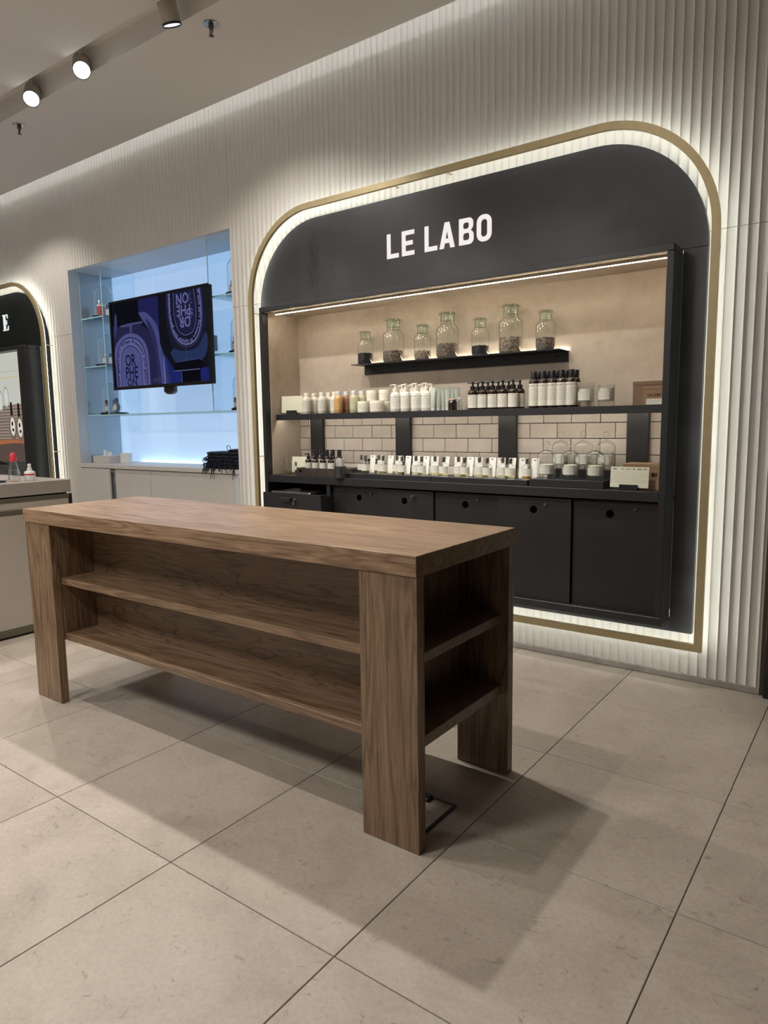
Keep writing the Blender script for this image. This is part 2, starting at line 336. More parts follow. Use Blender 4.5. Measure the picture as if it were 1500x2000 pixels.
def part(name, mb, mat, parent=None, world=True, label=None, kind=None):
    """one mesh object; with world=True the points are world points and are moved into the thing's frame"""
    if parent is not None and world and parent.name in ORG:
        g = ORG[parent.name]; mb.v = [(p[0] - g[0], p[1] - g[1], p[2] - g[2]) for p in mb.v]
    o = bpy.data.objects.new(name, mesh_of(name, mb, mat)); COL.objects.link(o)
    if parent is not None:
        o.parent = parent
        if parent.name in ORG: ORG[o.name] = ORG[parent.name]
    return tag(o, label, kind=kind)
def solo(name, mb, mat, label, cat, loc=None, group=None):
    """a thing that is one mesh"""
    if loc is not None: mb.v = [(p[0] - loc[0], p[1] - loc[1], p[2] - loc[2]) for p in mb.v]
    o = bpy.data.objects.new(name, mesh_of(name, mb, mat)); COL.objects.link(o)
    if loc is not None: o.location = loc
    ORG[o.name] = Vector(loc or (0, 0, 0)); return tag(o, label, cat, group)
def struct(name, mb, mat, parent=None):
    o = part(name, mb, mat, parent)
    if parent is None: o['kind'] = 'structure'; ORG[o.name] = Vector((0, 0, 0))
    return o
def dup(root, loc, rotz=0.0, label=None, scale=None):
    r = root.copy(); COL.objects.link(r); r.location = loc; r.rotation_euler = (0, 0, rotz)
    if scale: r.scale = scale
    if label: r['label'] = label
    for ch in list(root.children):
        c = ch.copy(); COL.objects.link(c); c.parent = r
        for g in list(ch.children):
            d = g.copy(); COL.objects.link(d); d.parent = c
    return r
class Stock:
    """the first call moves the thing itself, each later one a copy of it"""
    def __init__(s, root): s.root = root; s.used = False
    def put(s, loc, rotz=0.0, label=None, scale=None):
        if s.used: return dup(s.root, loc, rotz, label, scale)
        s.used = True; s.root.location = loc; s.root.rotation_euler = (0, 0, rotz)
        if scale: s.root.scale = scale
        if label: s.root['label'] = label
        return s.root
ORDS = ['first', 'second', 'third', 'fourth', 'fifth', 'sixth', 'seventh', 'eighth', 'ninth']

# ================================================================ setting
# floor: 60 cm tiles, each a piece
OX, OY, P = 0.7409, -2.2351, 0.5984
fl = struct('floor', MB().box(-9, 4.2, -8.5, 0.6, -0.08, -0.004), 'joint')
tm = mesh_of('floor_tile', MB().box(-P / 2 + .0012, P / 2 - .0012, -P / 2 + .0012, P / 2 - .0012, -0.012, 0.0, 0.0014), 'floor_tile')
for i in range(-12, 5):
    for j in range(-6, 4):
        cx, cy = OX + (i + .5) * P, OY + (j + .5) * P
        if cy - P / 2 > 0.02: continue
        o = bpy.data.objects.new('floor_tile', tm); COL.objects.link(o); o.parent = fl; o.location = (cx, cy, 0)
# ceiling with a lamp slot and an open cove along the wall
CZ = 3.2; SY0, SY1 = -1.072, -0.90
c = MB().box(-9, 4.2, -8.5, SY0, CZ, CZ + .12).box(-9, 4.2, SY1, -.40, CZ, CZ + .12).box(-9, 4.2, -.40, -.215, CZ, CZ + .010).box(-9, 4.2, -.224, -.215, CZ + .010, CZ + .026)
c.box(-9, 4.2, SY0 - .01, SY1 + .01, CZ + .12, CZ + .14).box(-9, 4.2, -.42, .08, 3.52, 3.54).box(-9, 4.2, -.42, -.40, CZ + .12, 3.54)
ceil = struct('ceiling', c, 'ceiling')
cl = solo('cove_light_strip', MB().box(-8.5, 1.28, -.352, -.340, CZ + .011, CZ + .019), 'led_cove', 'cool white light strip hidden in the ceiling gap along the fluted wall', 'light strip', (-2, -.346, CZ + .011))
# fluted wall
RP = 0.04055; RX = 0.868
SEAM_Z = 2.007; SEAM_X = 0.868 - 20 * RP
SHIFT = -5.418                                   # the neighbouring framed bay, same build further left
BAY = (-1.60, 0.93, 0.28, 1.955)
OPEN = [BAY, (BAY[0] + SHIFT, BAY[1] + SHIFT, BAY[2], BAY[3]), (-4.05, -2.01, -0.01, 2.53)]
back = MB()
def holes_at(xm): return sorted((z0, z1) for a, b, z0, z1 in OPEN if a < xm < b)
xs_b = sorted(set([-9.0, 1.288] + [v for q in OPEN for v in q[:2]]))
for a, b in zip(xs_b, xs_b[1:]):
    z = 0.0
    for z0, z1 in holes_at((a + b) / 2):
        if z0 > z: back.box(a, b, .014, .05, z, z0)
        z = max(z, z1)
    back.box(a, b, .014, .05, z, 3.52)
wall = struct('wall_back', back, 'flute_back')
def flute_y(x):
    t = ((x - RX) / RP) % 1.0
    return 0.0095 * math.sqrt(max(0.0, 1 - (2 * t - 1) ** 2)) if 1e-4 < t < 1 - 1e-4 else 0.0
seams = [SEAM_X + k * 30 * RP for k in range(-8, 2)]
bands = list(zip([-9.0] + [q for q in seams if -9 < q < 1.288], [q for q in seams if -9 < q < 1.288] + [1.288]))
for a, b in bands:
    for lo, hi in ((0.03, SEAM_Z - .0012), (SEAM_Z + .0012, 3.52)):
        xs = [a + .0006, b - .0006]
        k0 = math.floor((a - RX) / RP)
        for k in range(k0, k0 + 34):
            for q in (0.0, .08, .25, .5, .75, .92):
                x = RX + (k + q) * RP
                if a + .001 < x < b - .001: xs.append(x)
        for q in OPEN:
            for x in q[:2]:
                if a < x < b: xs.append(x)
        xs = sorted(set(round(x, 6) for x in xs)); m = MB()
        for x0, x1 in zip(xs, xs[1:]):
            z = lo; segs = []
            for z0, z1 in holes_at((x0 + x1) / 2):
                if z0 > z: segs.append((z, min(z0, hi)))
                z = max(z, z1)
            if z < hi: segs.append((z, hi))
            for z0, z1 in segs:
                if z1 - z0 < 1e-4: continue
                y0, y1 = flute_y(x0), flute_y(x1)
                m.add([(x0, y0, z0), (x1, y1, z0), (x1, y1, z1), (x0, y0, z1)], [(0, 1, 2, 3)], True)
        if not m.f: continue
        me = bpy.data.meshes.new('wall_panel'); me.from_pydata(m.v, [], m.f); me.polygons.foreach_set('use_smooth', m.sm)
        bm = bmesh.new(); bm.from_mesh(me); bmesh.ops.remove_doubles(bm, verts=bm.verts[:], dist=1e-5)
        for f in bm.faces:
            if f.normal.y > 0: f.normal_flip()
        ret = bmesh.ops.extrude_face_region(bm, geom=bm.faces[:]); nv = [g for g in ret['geom'] if isinstance(g, bmesh.types.BMVert)]
        for q in nv: q.co.y = 0.0135
        bm.to_mesh(me); bm.free(); me.set_sharp_from_angle(angle=math.radians(50)); me.materials.append(MATS['flute'])
        o = bpy.data.objects.new('wall_panel', me); COL.objects.link(o); o.parent = wall
bb = MB()
struct('baseboard_back', bb.box(-9, -4.06, -.002, .014, 0.002, 0.03, .001).box(-2.0, .226, -.002, .014, 0.002, .03, .001).box(.2275, 1.288, -.002, .014, .002, .03, .001), 'skirt')
struct('trim_1', MB().box(1.288, 1.303, -.012, .05, .012, 3.52), 'bronze_trim')
struct('wall_right_blocker', MB().box(1.305, 2.15, -.035, .6, 0.0, 3.52, .004).box(1.98, 2.15, -8.5, -.036, 0.0, 3.2), 'marble')  # pillar, plus unseen return wall added to block light from the right
struct('wall_left', MB().box(-9.1, -9.0, -8.5, .05, 0, 3.52), 'flute_back')

# ================================================================ the framed bay
def arch(x0, x1, z0, z1, r, n=20):
    p = [(x0, z0), (x1, z0)]
    p += [(x1 - r + r * math.cos(a), z1 - r + r * math.sin(a)) for a in [PI / 2 * k / n for k in range(n + 1)]]
    p += [(x0 + r + r * math.cos(a), z1 - r + r * math.sin(a)) for a in [PI / 2 + PI / 2 * k / n for k in range(n + 1)]]
    return p
def bay(dx, gold_label, board_label, board_mat, joints=True):
    x0, x1, z0, z1 = -1.760 + dx, 1.062 + dx, .171, 2.524
    wd = .033
    t = thing('brass_frame', gold_label, 'frame', ((x0 + x1) / 2, -.07, z0))
    part('frame_bar', MB().ringstrip(arch(x0, x1, z0, z1, .53), arch(x0 + wd, x1 - wd, z0 + wd, z1 - wd, .53 - wd), -.086, -.066), 'gold', t)
    a = .011; lm = MB().ringstrip(arch(x0 + a, x1 - a, z0 + a, z1 - a, .53 - a), arch(x0 + wd - a, x1 - wd + a, z0 + wd - a, z1 - wd + a, .53 - wd + a), -.0655, -.058)
    part('light_strip', lm, 'led', t, label='cool white light strip behind the brass bar')
    br = MB()
    for z in (1.935, 1.0):
        for x in (x0 + .016, x1 - .016): br = MB().tube([(x, -.068, z), (x, .012, z)], .0035, 8); part('bracket', br, 'gold', t)
    for x in (-.62 + dx, -.28 + dx): part('bracket', MB().tube([(x, -.068, z1 - .016), (x, .012, z1 - .016)], .0035, 8), 'gold', t)
    # black board on the wall
    X0, X1, Z0, Z1 = -1.704 + dx, 1.007 + dx, .234, 2.449; bx0, bx1, bz0, bz1 = -1.577 + dx, .909 + dx, .289, 1.941
    b = thing('sign_board', board_label, 'board', ((X0 + X1) / 2, -.02, Z0))
    up = [p for p in arch(X0, X1, Z0, Z1, .50) if p[1] > 1.0]
    part('upper_panel', MB().prism([(X0, 1.9405), (X1, 1.9405)] + up, -.030, -.002), board_mat, b)
    part('side_panel', MB().box(X0, bx0, -.030, -.002, Z0, 1.939, .001), board_mat, b)
    part('side_panel', MB().box(.909 + dx, X1, -.030, -.002, Z0, 1.939, .001), board_mat, b)
    part('lower_panel', MB().box(bx0 + .001, .9075 + dx, -.030, -.002, Z0, bz0 - .001, .001), board_mat, b)
    return t, b
ring, board = bay(0.0, 'tall brass rounded frame ringing the display shelves, glowing white behind', 'black steel board with LE LABO letters above the lit shelves', 'steel')
ring2, board2 = bay(SHIFT, 'brass rounded frame at the left edge of the photo, beside the alcove', 'dark green-black board with a white serif E at the left edge', 'steel_navy')

# letters: outlines in units of their height
def rrect(x0, x1, z0, z1, r, n=6):
    p = []
    for cx, cz, a in ((x1 - r, z0 + r, -PI / 2), (x1 - r, z1 - r, 0), (x0 + r, z1 - r, PI / 2), (x0 + r, z0 + r, PI)):
        p += [(cx + r * math.cos(a + PI / 2 * k / n), cz + r * math.sin(a + PI / 2 * k / n)) for k in range(n + 1)]
    return p
T = .175
def bump_side(z0, z1, x1, r, n=6):
    return [(x1 - r + r * math.cos(a), z0 + r + r * math.sin(a)) for a in [-PI / 2 + PI / 2 * k / n for k in range(n + 1)]] + [(x1 - r + r * math.cos(a), z1 - r + r * math.sin(a)) for a in [PI / 2 * k / n for k in range(n + 1)]]
GL = {
 'L': [[(0, 0), (.62, 0), (.62, T), (.19, T), (.19, 1), (0, 1)]],
 'E': [[(0, 0), (.64, 0), (.64, T), (.19, T), (.19, .415), (.56, .415), (.56, .585), (.19, .585), (.19, 1 - T), (.64, 1 - T), (.64, 1), (0, 1)]],
 'A': [[(0, 0), (.205, 0), (.255, .20), (.475, .20), (.525, 0), (.73, 0), (.475, 1), (.255, 1)], [(.295, .37), (.435, .37), (.365, .70)]],
 'B': [[(0, 0)] + bump_side(0, .53, .67, .20) + [(.60, .53)] + bump_side(.53, 1, .65, .19) + [(0, 1)], rrect(.19, .48, .165, .44, .09), rrect(.19, .46, .595, .835, .09)],
 'O': [rrect(0, .66, 0, 1, .29), rrect(.19, .47, .175, .825, .13)],
 'Es': [[(0, 0), (.72, 0), (.76, .28), (.70, .28), (.60, .07), (.40, .05), (.40, .47), (.50, .45), (.53, .36), (.57, .36), (.57, .64), (.53, .64), (.50, .54), (.40, .52), (.40, .95), (.56, .94), (.66, .74), (.71, .74), (.70, 1), (0, 1), (0, .96), (.12, .94), (.12, .06), (0, .04)]],
}
def glyph_mb(key, size, depth):
    cu = bpy.data.curves.new('glyph', 'CURVE'); cu.dimensions = '2D'; cu.fill_mode = 'BOTH'; cu.extrude = depth / 2
    for ol in GL[key]:
        s = cu.splines.new('POLY'); s.points.add(len(ol) - 1); s.use_cyclic_u = True
        for p, (x, z) in zip(s.points, ol): p.co = (x * size, z * size, 0, 1)
    o = bpy.data.objects.new('glyph', cu); me = bpy.data.meshes.new_from_object(o)
    m = MB().add([(v.co.x, -v.co.z, v.co.y) for v in me.vertices], [tuple(p.vertices) for p in me.polygons])
    bpy.data.objects.remove(o); bpy.data.curves.remove(cu); bpy.data.meshes.remove(me); return m
def word_mb(keys, xs, z, size, depth, y):
    m = MB()
    for k, x in zip(keys, xs):
        g = glyph_mb(k, size, depth); m.add([(p[0] + x, p[1] + y, p[2] + z) for p in g.v], g.f)
    return m
H = .132
for k, x in zip('LELABO', (-.677, -.575, -.425, -.331, -.211, -.106)):
    g = glyph_mb(k, H, .004); g.v = [(p[0] * .97 + x + .002, p[1] - .0325, p[2] + 2.126) for p in g.v]
    part('letter', g, 'sign', board)
g = glyph_mb('Es', .145, .004); g.v = [(p[0] * 1.0 - 5.160, p[1] - .0325, p[2] + 2.124) for p in g.v]; part('letter', g, 'sign_white', board2)

def cabinet(dx, label, main=True):
    f0, yb = -.172, .10; x0, x1, z0, z1 = -1.575 + dx, .907 + dx, .290, 1.940; tb = .030
    t = thing('display_cabinet', label, 'cabinet', ((x0 + x1) / 2, -.05, z0))
    bar = 'steel_bar'
    part('frame_bar', MB().box(x0, x1, f0, -.0305, z1 - tb, z1, .003), bar, t); part('frame_bar', MB().box(x0, x1, f0, -.0305, z0, z0 + .036, .0015), bar, t)
    part('frame_bar', MB().box(x0, x0 + tb, f0, -.0305, z0 + .037, z1 - tb - .0005, .0015), bar, t)
    part('frame_bar', MB().box(x1 - tb - (0 if main else .11), x1, f0, -.0305, z0 + .037, z1 - tb - .0005, .0015), bar, t)
    return t
cab = cabinet(0, 'black steel wall cabinet with plaster niche, white tiles and sliding doors')
cab2 = cabinet(SHIFT, 'black framed light box in the brass-ringed bay at the left edge', False)
IX0, IX1, IZ0, IZ1, IB = -1.545, .877, .327, 1.909, .148
part('back_wall', MB().box(IX0 - .02, IX1 + .02, IB, IB + .02, 1.2615, IZ1 + .02), 'plaster', cab, label='beige plaster back of the niche')
part('tile_bed', MB().box(IX0 - .02, IX1 + .02, IB - .001, IB + .02, IZ0, 1.2615), 'grout', cab)
part('side_wall', MB().box(IX0 - .02, IX0, -.030, IB, .86, IZ1), 'plaster', cab); part('side_wall', MB().box(IX1, IX1 + .02, -.030, IB, .86, IZ1), 'plaster', cab)
part('side_lining', MB().box(IX0 - .0005, IX0 + .004, -.126, -.030, .86, IZ1), 'plaster', cab); part('side_lining', MB().box(IX1 - .004, IX1 + .0005, -.126, -.030, .86, IZ1), 'plaster', cab)
part('side_wall', MB().box(IX0 - .02, IX0, -.0295, IB, IZ0, .84), 'steel_door', cab); part('side_wall', MB().box(IX1, IX1 + .02, -.0295, IB, IZ0, .84), 'steel_door', cab)
part('soffit', MB().box(IX0 - .02, IX1 + .02, -.160, IB, IZ1 - .001, IZ1 + .02), 'plaster', cab)
part('bottom_panel', MB().box(IX0, IX1, -.160, IB, IZ0 - .015, IZ0), 'steel_door', cab)
part('strip_profile', MB().box(IX0 + .058, IX1 - .003, -.119, -.1115, 1.8957, IZ1 - .001), 'plaster', cab)
part('light_strip', MB().box(IX0 + .06, IX1 - .004, -.117, -.1135, 1.8935, 1.8955), 'led_warm', cab, label='warm white light strip under the top of the niche')
part('light_strip', MB().box(IX0 + .03, IX1 - .03, -.072, -.064, 1.2555, 1.2605), 'led_soft', cab, label='warm light strip under the long shelf')
# white tiles in running bond
TW, TH, G = .1515, .0795, .0035
zt = 1.1975; TJ = at(673, 855, IB)[0]
def put_tile(x0, x1, z0, z1):
    if x1 - x0 < .012: return
    part('tile', MB().box(x0 + G / 2, x1 - G / 2, IB - .007, IB - .0005, z0 + G / 2, z1 - G / 2, .0012), 'tile', cab)
for r in range(5):
    z1 = zt - (r - 1) * TH; z0 = z1 - TH
    z1 = min(z1, 1.2585); z0 = max(z0, .885)
    x = TJ - TW * (4 if r % 2 == 0 else 4.5)
    while x < IX1:
        put_tile(max(x, IX0), min(x + TW, IX1), z0, z1); x += TW
for pa, pb_ in ((606, 630), (772, 800), (973, 1008), (1224, 1266)):
    xp = at(pa, 840, IB - .036)[0]; part('post', MB().box(xp, xp + .103, IB - .036, IB - .0075, .892, 1.2585, .0015), 'steel_bar', cab)
# sliding doors and their fittings
DX = (-1.028, -.677, -.300, .085, .476, .8765)
def hole(par, x, z, y, r=.019):
    part('finger_hole', MB().lathe([(r, -.001), (r, .0005)], 20).xf(Matrix.Translation((x, y, z)) @ Matrix.Rotation(PI / 2, 4, 'X')), 'void', par)
def lock(par, x, z, y, key=False):
    part('lock', MB().lathe([(.008, 0), (.008, .004), (.004, .004)], 14).xf(Matrix.Translation((x, y, z)) @ Matrix.Rotation(PI / 2, 4, 'X')), 'chrome' if key else 'dark_metal', par)
HX = (-.825, -.493, -.109, .281, .654); LX = (-.735, -.43, -.035, .345, .77)
for i in range(5):
    y = -.150 if i in (0, 1, 2, 3) else -.135
    y = (-.138, -.150, -.140, -.150, -.134)[i]
    d = part('door', MB().box(DX[i] + .002, DX[i + 1] - .002 + (.008 if i in (0, 2, 4) and i != 4 else 0), y, y + .012, IZ0 + .001, .8425 - (0.006 if i != 0 else 0), .001), 'steel_door', cab)
    hole(d, HX[i], .777, y); lock(d, LX[i], .805, y - .002, i in (1, 3))
part('stile', MB().box(-1.060, -1.031, -.160, -.06, IZ0, .8425, .001), 'steel_bar', cab)
# shelf, worktop, jar shelf
solo('long_shelf', MB().box(IX0 + .004, IX1 - .004, -.085, -.0755, 1.238, 1.274, .001).box(IX0 + .004, IX1 - .004, -.0755, IB - .001, 1.262, 1.274, .001), 'steel_bar', 'long black steel shelf carrying the bottles above the white tiles', 'shelf', (-.31, 0, 1.238))
solo('worktop', MB().box(IX0 + .001, IX1 - .001, -.168, -.150, .846, .890, .001).box(IX0 + .001, IX1 - .001, -.150, IB - .0085, .846, .890, .001), 'steel_bar', 'black worktop under the tiles with the perfume testers on it', 'worktop', (-.31, -.05, .846))
js = thing('jar_shelf', 'short black angle shelf with seven glass jars and a glow behind', 'shelf', (-.30, .03, 1.505))
JX0, JX1 = at(712, 722, IB - .007)[0], at(1110, 690, IB - .007)[0]
part('shelf_plate', MB().box(JX0 - .004, JX1, .012, IB - .0005, 1.560, 1.564), 'steel_bar', js)
bp = part('wall_plate', MB().box(JX0, JX1, IB - .008, IB - .0005, 1.509, 1.5598, .0008), 'steel_bar', js)
for k in range(5): part('bolt', MB().lathe([(.006, 0), (.006, .004), (.003, .005)], 10).xf(Matrix.Translation((JX0 + .075 + k * .295, IB - .008, 1.537)) @ Matrix.Rotation(PI / 2, 4, 'X')), 'black', bp)
part('light_strip', MB().box(JX0 + .05, JX1 - .002, IB - .009, IB - .002, 1.5645, 1.568), 'led_soft', js, label='warm light strip along the wall behind the jars')

# open drawer with a laptop, left of the doors
dr = thing('drawer_unit', 'black drawer pulled half open below the left end of the worktop', 'drawer', (-1.25, -.2, .62))
part('drawer_front', MB().box(-1.490, -1.008, -.272, -.258, .62, .792, .001), 'steel_bar', dr)
part('drawer_side', MB().box(-1.478, -1.468, -.258, .05, .63, .78), 'steel_bar', dr); part('drawer_side', MB().box(-1.075, -1.065, -.258, .05, .63, .78), 'steel_bar', dr)
part('drawer_side', MB().box(-1.020, -1.010, -.258, -.161, .63, .78), 'steel_bar', dr)
part('drawer_bottom', MB().box(-1.468, -1.075, -.258, .05, .63, .64), 'steel_door', dr)
part('handle', MB().box(-1.33, -1.245, -.292, -.272, .742, .768, .004), 'steel_bar', dr, label='folded black pull tab')
part('key', MB().lathe([(.008, 0), (.008, .006)], 12).xf(Matrix.Translation((-1.215, -.272, .757)) @ Matrix.Rotation(PI / 2, 4, 'X')).box(-1.217, -1.213, -.284, -.278, .735, .757).box(-1.222, -1.208, -.290, -.282, .728, .737), 'chrome', dr)
lp = thing('laptop', 'closed silver laptop lying in the open black drawer', 'laptop', (-1.30, -.14, .78))
part('base', MB().box(-1.455, -1.13, -.235, -.02, .781, .7905, .003), 'chrome', lp); part('lid', MB().box(-1.455, -1.13, -.235, -.02, .7908, .797, .003), 'chrome', lp)
solo('drawer_tray', MB().box(-1.466, -1.077, -.256, .045, .7655, .780, .002), 'steel_bar', 'black tray insert under the silver laptop in the drawer', 'tray', (-1.27, -.1, .7655))
ky = thing('key_in_lock', 'small chrome key hanging in the lock of the second sliding door', 'key', (-.43, -.165, .805))
part('key_bow', MB().box(-.436, -.424, -.175, -.161, .799, .811, .002), 'chrome', ky); part('key_tag', MB().box(-.4315, -.4285, -.171, -.168, .752, .799), 'chrome', ky)

# ================================================================ oak table
TX0, TX1, TY0, TY1, TZ, TB = -1.396, .6965, -1.818, -1.222, .857, .7985
tb = thing('display_table', 'long brown oak display table with open shelves standing on the tiled floor', 'table', ((TX0 + TX1) / 2, (TY0 + TY1) / 2, 0))
part('tabletop', MB().box(TX0, TX1, TY0, TY1, TB, TZ, .0012), 'wood_top', tb)
lx0, lx1, ly0, ly1, lw, lt = -1.388, .6948, -1.8135, -1.225, .1985, .0362
for xa, xb in ((lx0, lx0 + lw), (lx1 - lw, lx1)):
    part('leg', MB().box(xa, xb, ly0, ly0 + lt, 0, TB - .001, .0012), 'wood_z', tb); part('leg', MB().box(xa, xb, ly1 - lt, ly1, 0, TB - .001, .0012), 'wood_z', tb)
ix0, ix1 = lx0 + lw, lx1 - lw
for xa in (ix0 - .022, ix1): part('end_panel', MB().box(xa, xa + .022, ly0 + lt + .001, ly1 - lt - .001, .284, TB - .001, .0008), 'wood_z', tb)
part('back_panel', MB().box(ix0, ix1, -1.618, -1.600, .312, TB - .001), 'wood_back', tb)
part('back_panel', MB().box(ix0, ix1, -1.440, -1.422, .312, TB - .001), 'wood_back', tb)
part('shelf', MB().box(ix0 + .0005, ix1 - .0005, -1.774, -1.619, .532, .5615, .0012), 'wood_x', tb); part('shelf', MB().box(ix0 + .0005, ix1 - .0005, -1.774, ly1 - lt - .002, .283, .3115, .0012), 'wood_x', tb)
for xa, xb in ((ix1 + .023, .667), (-1.361, ix0 - .023)):
    part('end_shelf', MB().box(xa, xb, ly0 + lt + .001, ly1 - lt - .001, .534, .5645, .0012), 'wood_x', tb); part('end_shelf', MB().box(xa, xb, ly0 + lt + .001, ly1 - lt - .001, .283, .3175, .0012), 'wood_x', tb)
# floor socket under the table
fb = thing('floor_box', 'dark metal floor socket box with a hinged lid behind the table leg', 'floor box', (.57, -1.62, 0))
part('lid', MB().box(.49, .644, -1.698, -1.541, .0006, .0034, .001), 'floor_tile', fb)
part('frame', MB().ringstrip([(.482, -1.706), (.652, -1.706), (.652, -1.533), (.482, -1.533)], [(.4905, -1.6975), (.6435, -1.6975), (.6435, -1.5415), (.4905, -1.5415)], 0, 1).xf(Matrix(((1, 0, 0, 0), (0, 0, 1, 0), (0, .0045, 0, .0004), (0, 0, 0, 1)))), 'black', fb)
part('cable_flap', MB().box(.530, .572, -1.575, -1.542, .0036, .018, .003), 'black', fb)

# ================================================================ ceiling fittings
def spot(x, y, z, d, label, lit, energy, size, blend, group='spotlights in the ceiling slot'):
    d = Vector(d).normalized(); q = d.to_track_quat('-Z', 'Y').to_matrix().to_4x4()
    t = thing('spotlight', label, 'spotlight', (x, y, CZ + .12), 0, group)
    m = Matrix.Translation((x, y, z)) @ q
    part('body', MB().lathe([(.0445, .008), (.046, .012), (.046, .150), (.040, .156)], 28).xf(m), 'lamp_body', t)
    part('bezel', MB().lathe([(.0465, .010), (.0475, .0), (.0435, .0), (.0425, .0075)], 28, cap0=False, cap1=False).xf(m), 'black', t, label='dark ring round the lamp mouth')
    part('lens', MB().lathe([(.0425, .006), (.038, .007)], 28, cap0=False).xf(m), 'lens' if lit else 'lens_dim', t, label='glowing lamp mouth')
    part('stem', MB().tube([Vector((x, y, z)) - d * .10, (x, y, CZ + .119)], .011, 10), 'lamp_body', t)
    lamp('spot_beam', 'SPOT', Vector((x, y, z)) + d * .012, energy, NEUT, Vector((x, y, z)) + d, spot_size=math.radians(size), spot_blend=blend, shadow_soft_size=.028)
    return t
camv = Vector(CAM)
spot(-1.255, -.985, 3.135, (-.05, .36, -1), 'spotlight at the upper edge of the photo, mouth turned to the fluted wall', False, 34, 112, .5)
spot(-2.05, -.985, 3.165, (camv - Vector((-2.05, -.985, 3.165))) * .4 + Vector((0, 0, -.75)), 'brightest ceiling spotlight, shining towards the viewer', True, 70, 80, .6)
spot(-2.60, -.985, 3.165, (camv - Vector((-2.60, -.985, 3.165))) * .4 + Vector((-.3, -.1, -.8)), 'glowing spotlight in the slot nearest the left-hand sprinkler', True, 65, 80, .6)
spot(-.285, -.985, 3.13, (.05, -.34, -1), 'spotlight in the ceiling slot above the oak table', True, 125, 92, .35)
spot(.66, -.985, 3.13, (.0, .40, -1), 'spotlight in the ceiling slot above the right end of the cabinet', False, 6, 100, .6)
spot(-3.35, -.985, 3.12, (.1, -.35, -1), 'spotlight in the slot in front of the blue alcove', True, 100, 90, .5)
spot(-4.10, -.985, 3.12, (-.1, .40, -1), 'spotlight in the slot beside the left brass frame', False, 40, 108, .5)
def sprinkler(x, y, label):
    t = thing('sprinkler', label, 'sprinkler', (x, y, CZ - .001), 0, 'ceiling sprinklers')
    part('plate', MB().lathe([(.0385, -.002), (.037, -.005), (.014, -.007)], 28, (x, y, CZ)), 'chrome', t)
    part('body', MB().lathe([(.013, -.006), (.013, -.022), (.009, -.026)], 16, (x, y, CZ)), 'dark_metal', t)
    for s in (-1, 1): part('arm', MB().tube([(x + s * .010, y, CZ - .024), (x + s * .011, y, CZ - .040), (x + s * .005, y, CZ - .055)], .0022, 8), 'dark_metal', t)
    part('bulb', MB().tube([(x, y, CZ - .026), (x, y, CZ - .054)], .0025, 8), 'dark_metal', t)
    part('deflector', MB().lathe([(.004, -.053), (.013, -.056), (.013, -.058)], 16, (x, y, CZ)), 'dark_metal', t)
sprinkler(-1.186, -.801, 'ceiling sprinkler beside the spotlight at the upper edge'); sprinkler(-3.103, -.808, 'ceiling sprinkler at the left edge, below the glowing spotlights')

# ================================================================ blue lit alcove
AX0, AX1, AZ0, AZ1, AB = -4.049, -2.011, .900, 2.531, .420
al = MB().box(AX0 - .03, AX0, .0138, AB, 0, AZ1 + .03)
alc = struct('wall_alcove', al, 'alcove_side')
part('side_wall', MB().box(AX1, AX1 + .03, .0138, AB, 0, AZ1 + .03), 'alcove_side', alc); part('soffit', MB().box(AX0 - .03, AX1 + .03, .0138, AB + .03, AZ1, AZ1 + .03), 'alcove_side', alc)
for a, b in ((AX0, -3.445), (-3.443, -2.725), (-2.723, AX1)): part('back_panel', MB().box(a, b, AB, AB + .02, .86, AZ1), 'backlit', alc, label='backlit white glass panel')
part('light_strip', MB().box(AX0 + .30, AX1 - .02, AB - .017, AB - .005, AZ0 - .028, AZ0 - .022), 'led_blue', alc, label='daylight strip along the foot of the back panel')
cb = thing('base_cabinet', 'white base cabinet filling the alcove below the glass shelves', 'cabinet', (-3.03, .2, 0))
part('counter_slab', MB().box(AX0 + .001, AX1 - .001, -.012, AB - .021, .868, .8995, .001), 'white_lacquer', cb)
part('carcass', MB().box(AX0 + .002, AX1 - .002, .030, AB - .022, .0, .8665), 'alcove_side', cb)
for a, b, y in ((-4.055, -3.565, -.030), (-3.530, -3.052, .006), (-3.048, -2.070, .006)):
    part('door', MB().box(a, b, y, y + .018, .06, .862, .0015), 'white_lacquer', cb)
part('end_stile', MB().box(-2.062, AX1 - .002, .0, .03, .0, .867, .001), 'alcove_side', cb)
# glass partitions and shelves
def pane(name, label, cat, x0, x1, y0, y1, z0, z1, edge):
    t = thing(name, label, cat, ((x0 + x1) / 2, (y0 + y1) / 2, z0))
    part('pane', MB().box(x0, x1, y0 + .0022, y1, z0, z1), 'glass_pane', t)
    part('polished_edge', MB().box(x0, x1, y0, y0 + .002, z0, z1), 'glass_edge', t)
pane('glass_partition', 'upright glass partition right of the left domes, left of the television', 'partition', -3.722, -3.712, .10, AB - .003, 1.3185, AZ1 - .001, 1)
pane('glass_partition', 'upright glass partition along the right edge of the television', 'partition', -2.372, -2.362, .10, AB - .003, 1.3185, AZ1 - .001, 1)
pane('glass_partition', 'glass side panel lining the left wall of the alcove', 'partition', AX0 + .001, AX0 + .009, .10, AB - .003, .9005, AZ1 - .001, 1)
for z, nm in ((2.130, 'upper'), (1.722, 'middle')):
    pane('glass_shelf', nm + ' glass shelf on the left side of the alcove, carrying a dome', 'shelf', AX0 + .0095, -3.7225, .10, AB - .003, z, z + .010, 1)
    pane('glass_shelf', nm + ' glass shelf on the right side of the alcove, carrying a dome', 'shelf', -2.3615, AX1 - .001, .10, AB - .003, z - .006, z + .004, 1)
pane('glass_shelf', 'long glass shelf below the television across the whole alcove', 'shelf', AX0 + .0095, AX1 - .001, .10, AB - .003, 1.308, 1.318, 1)

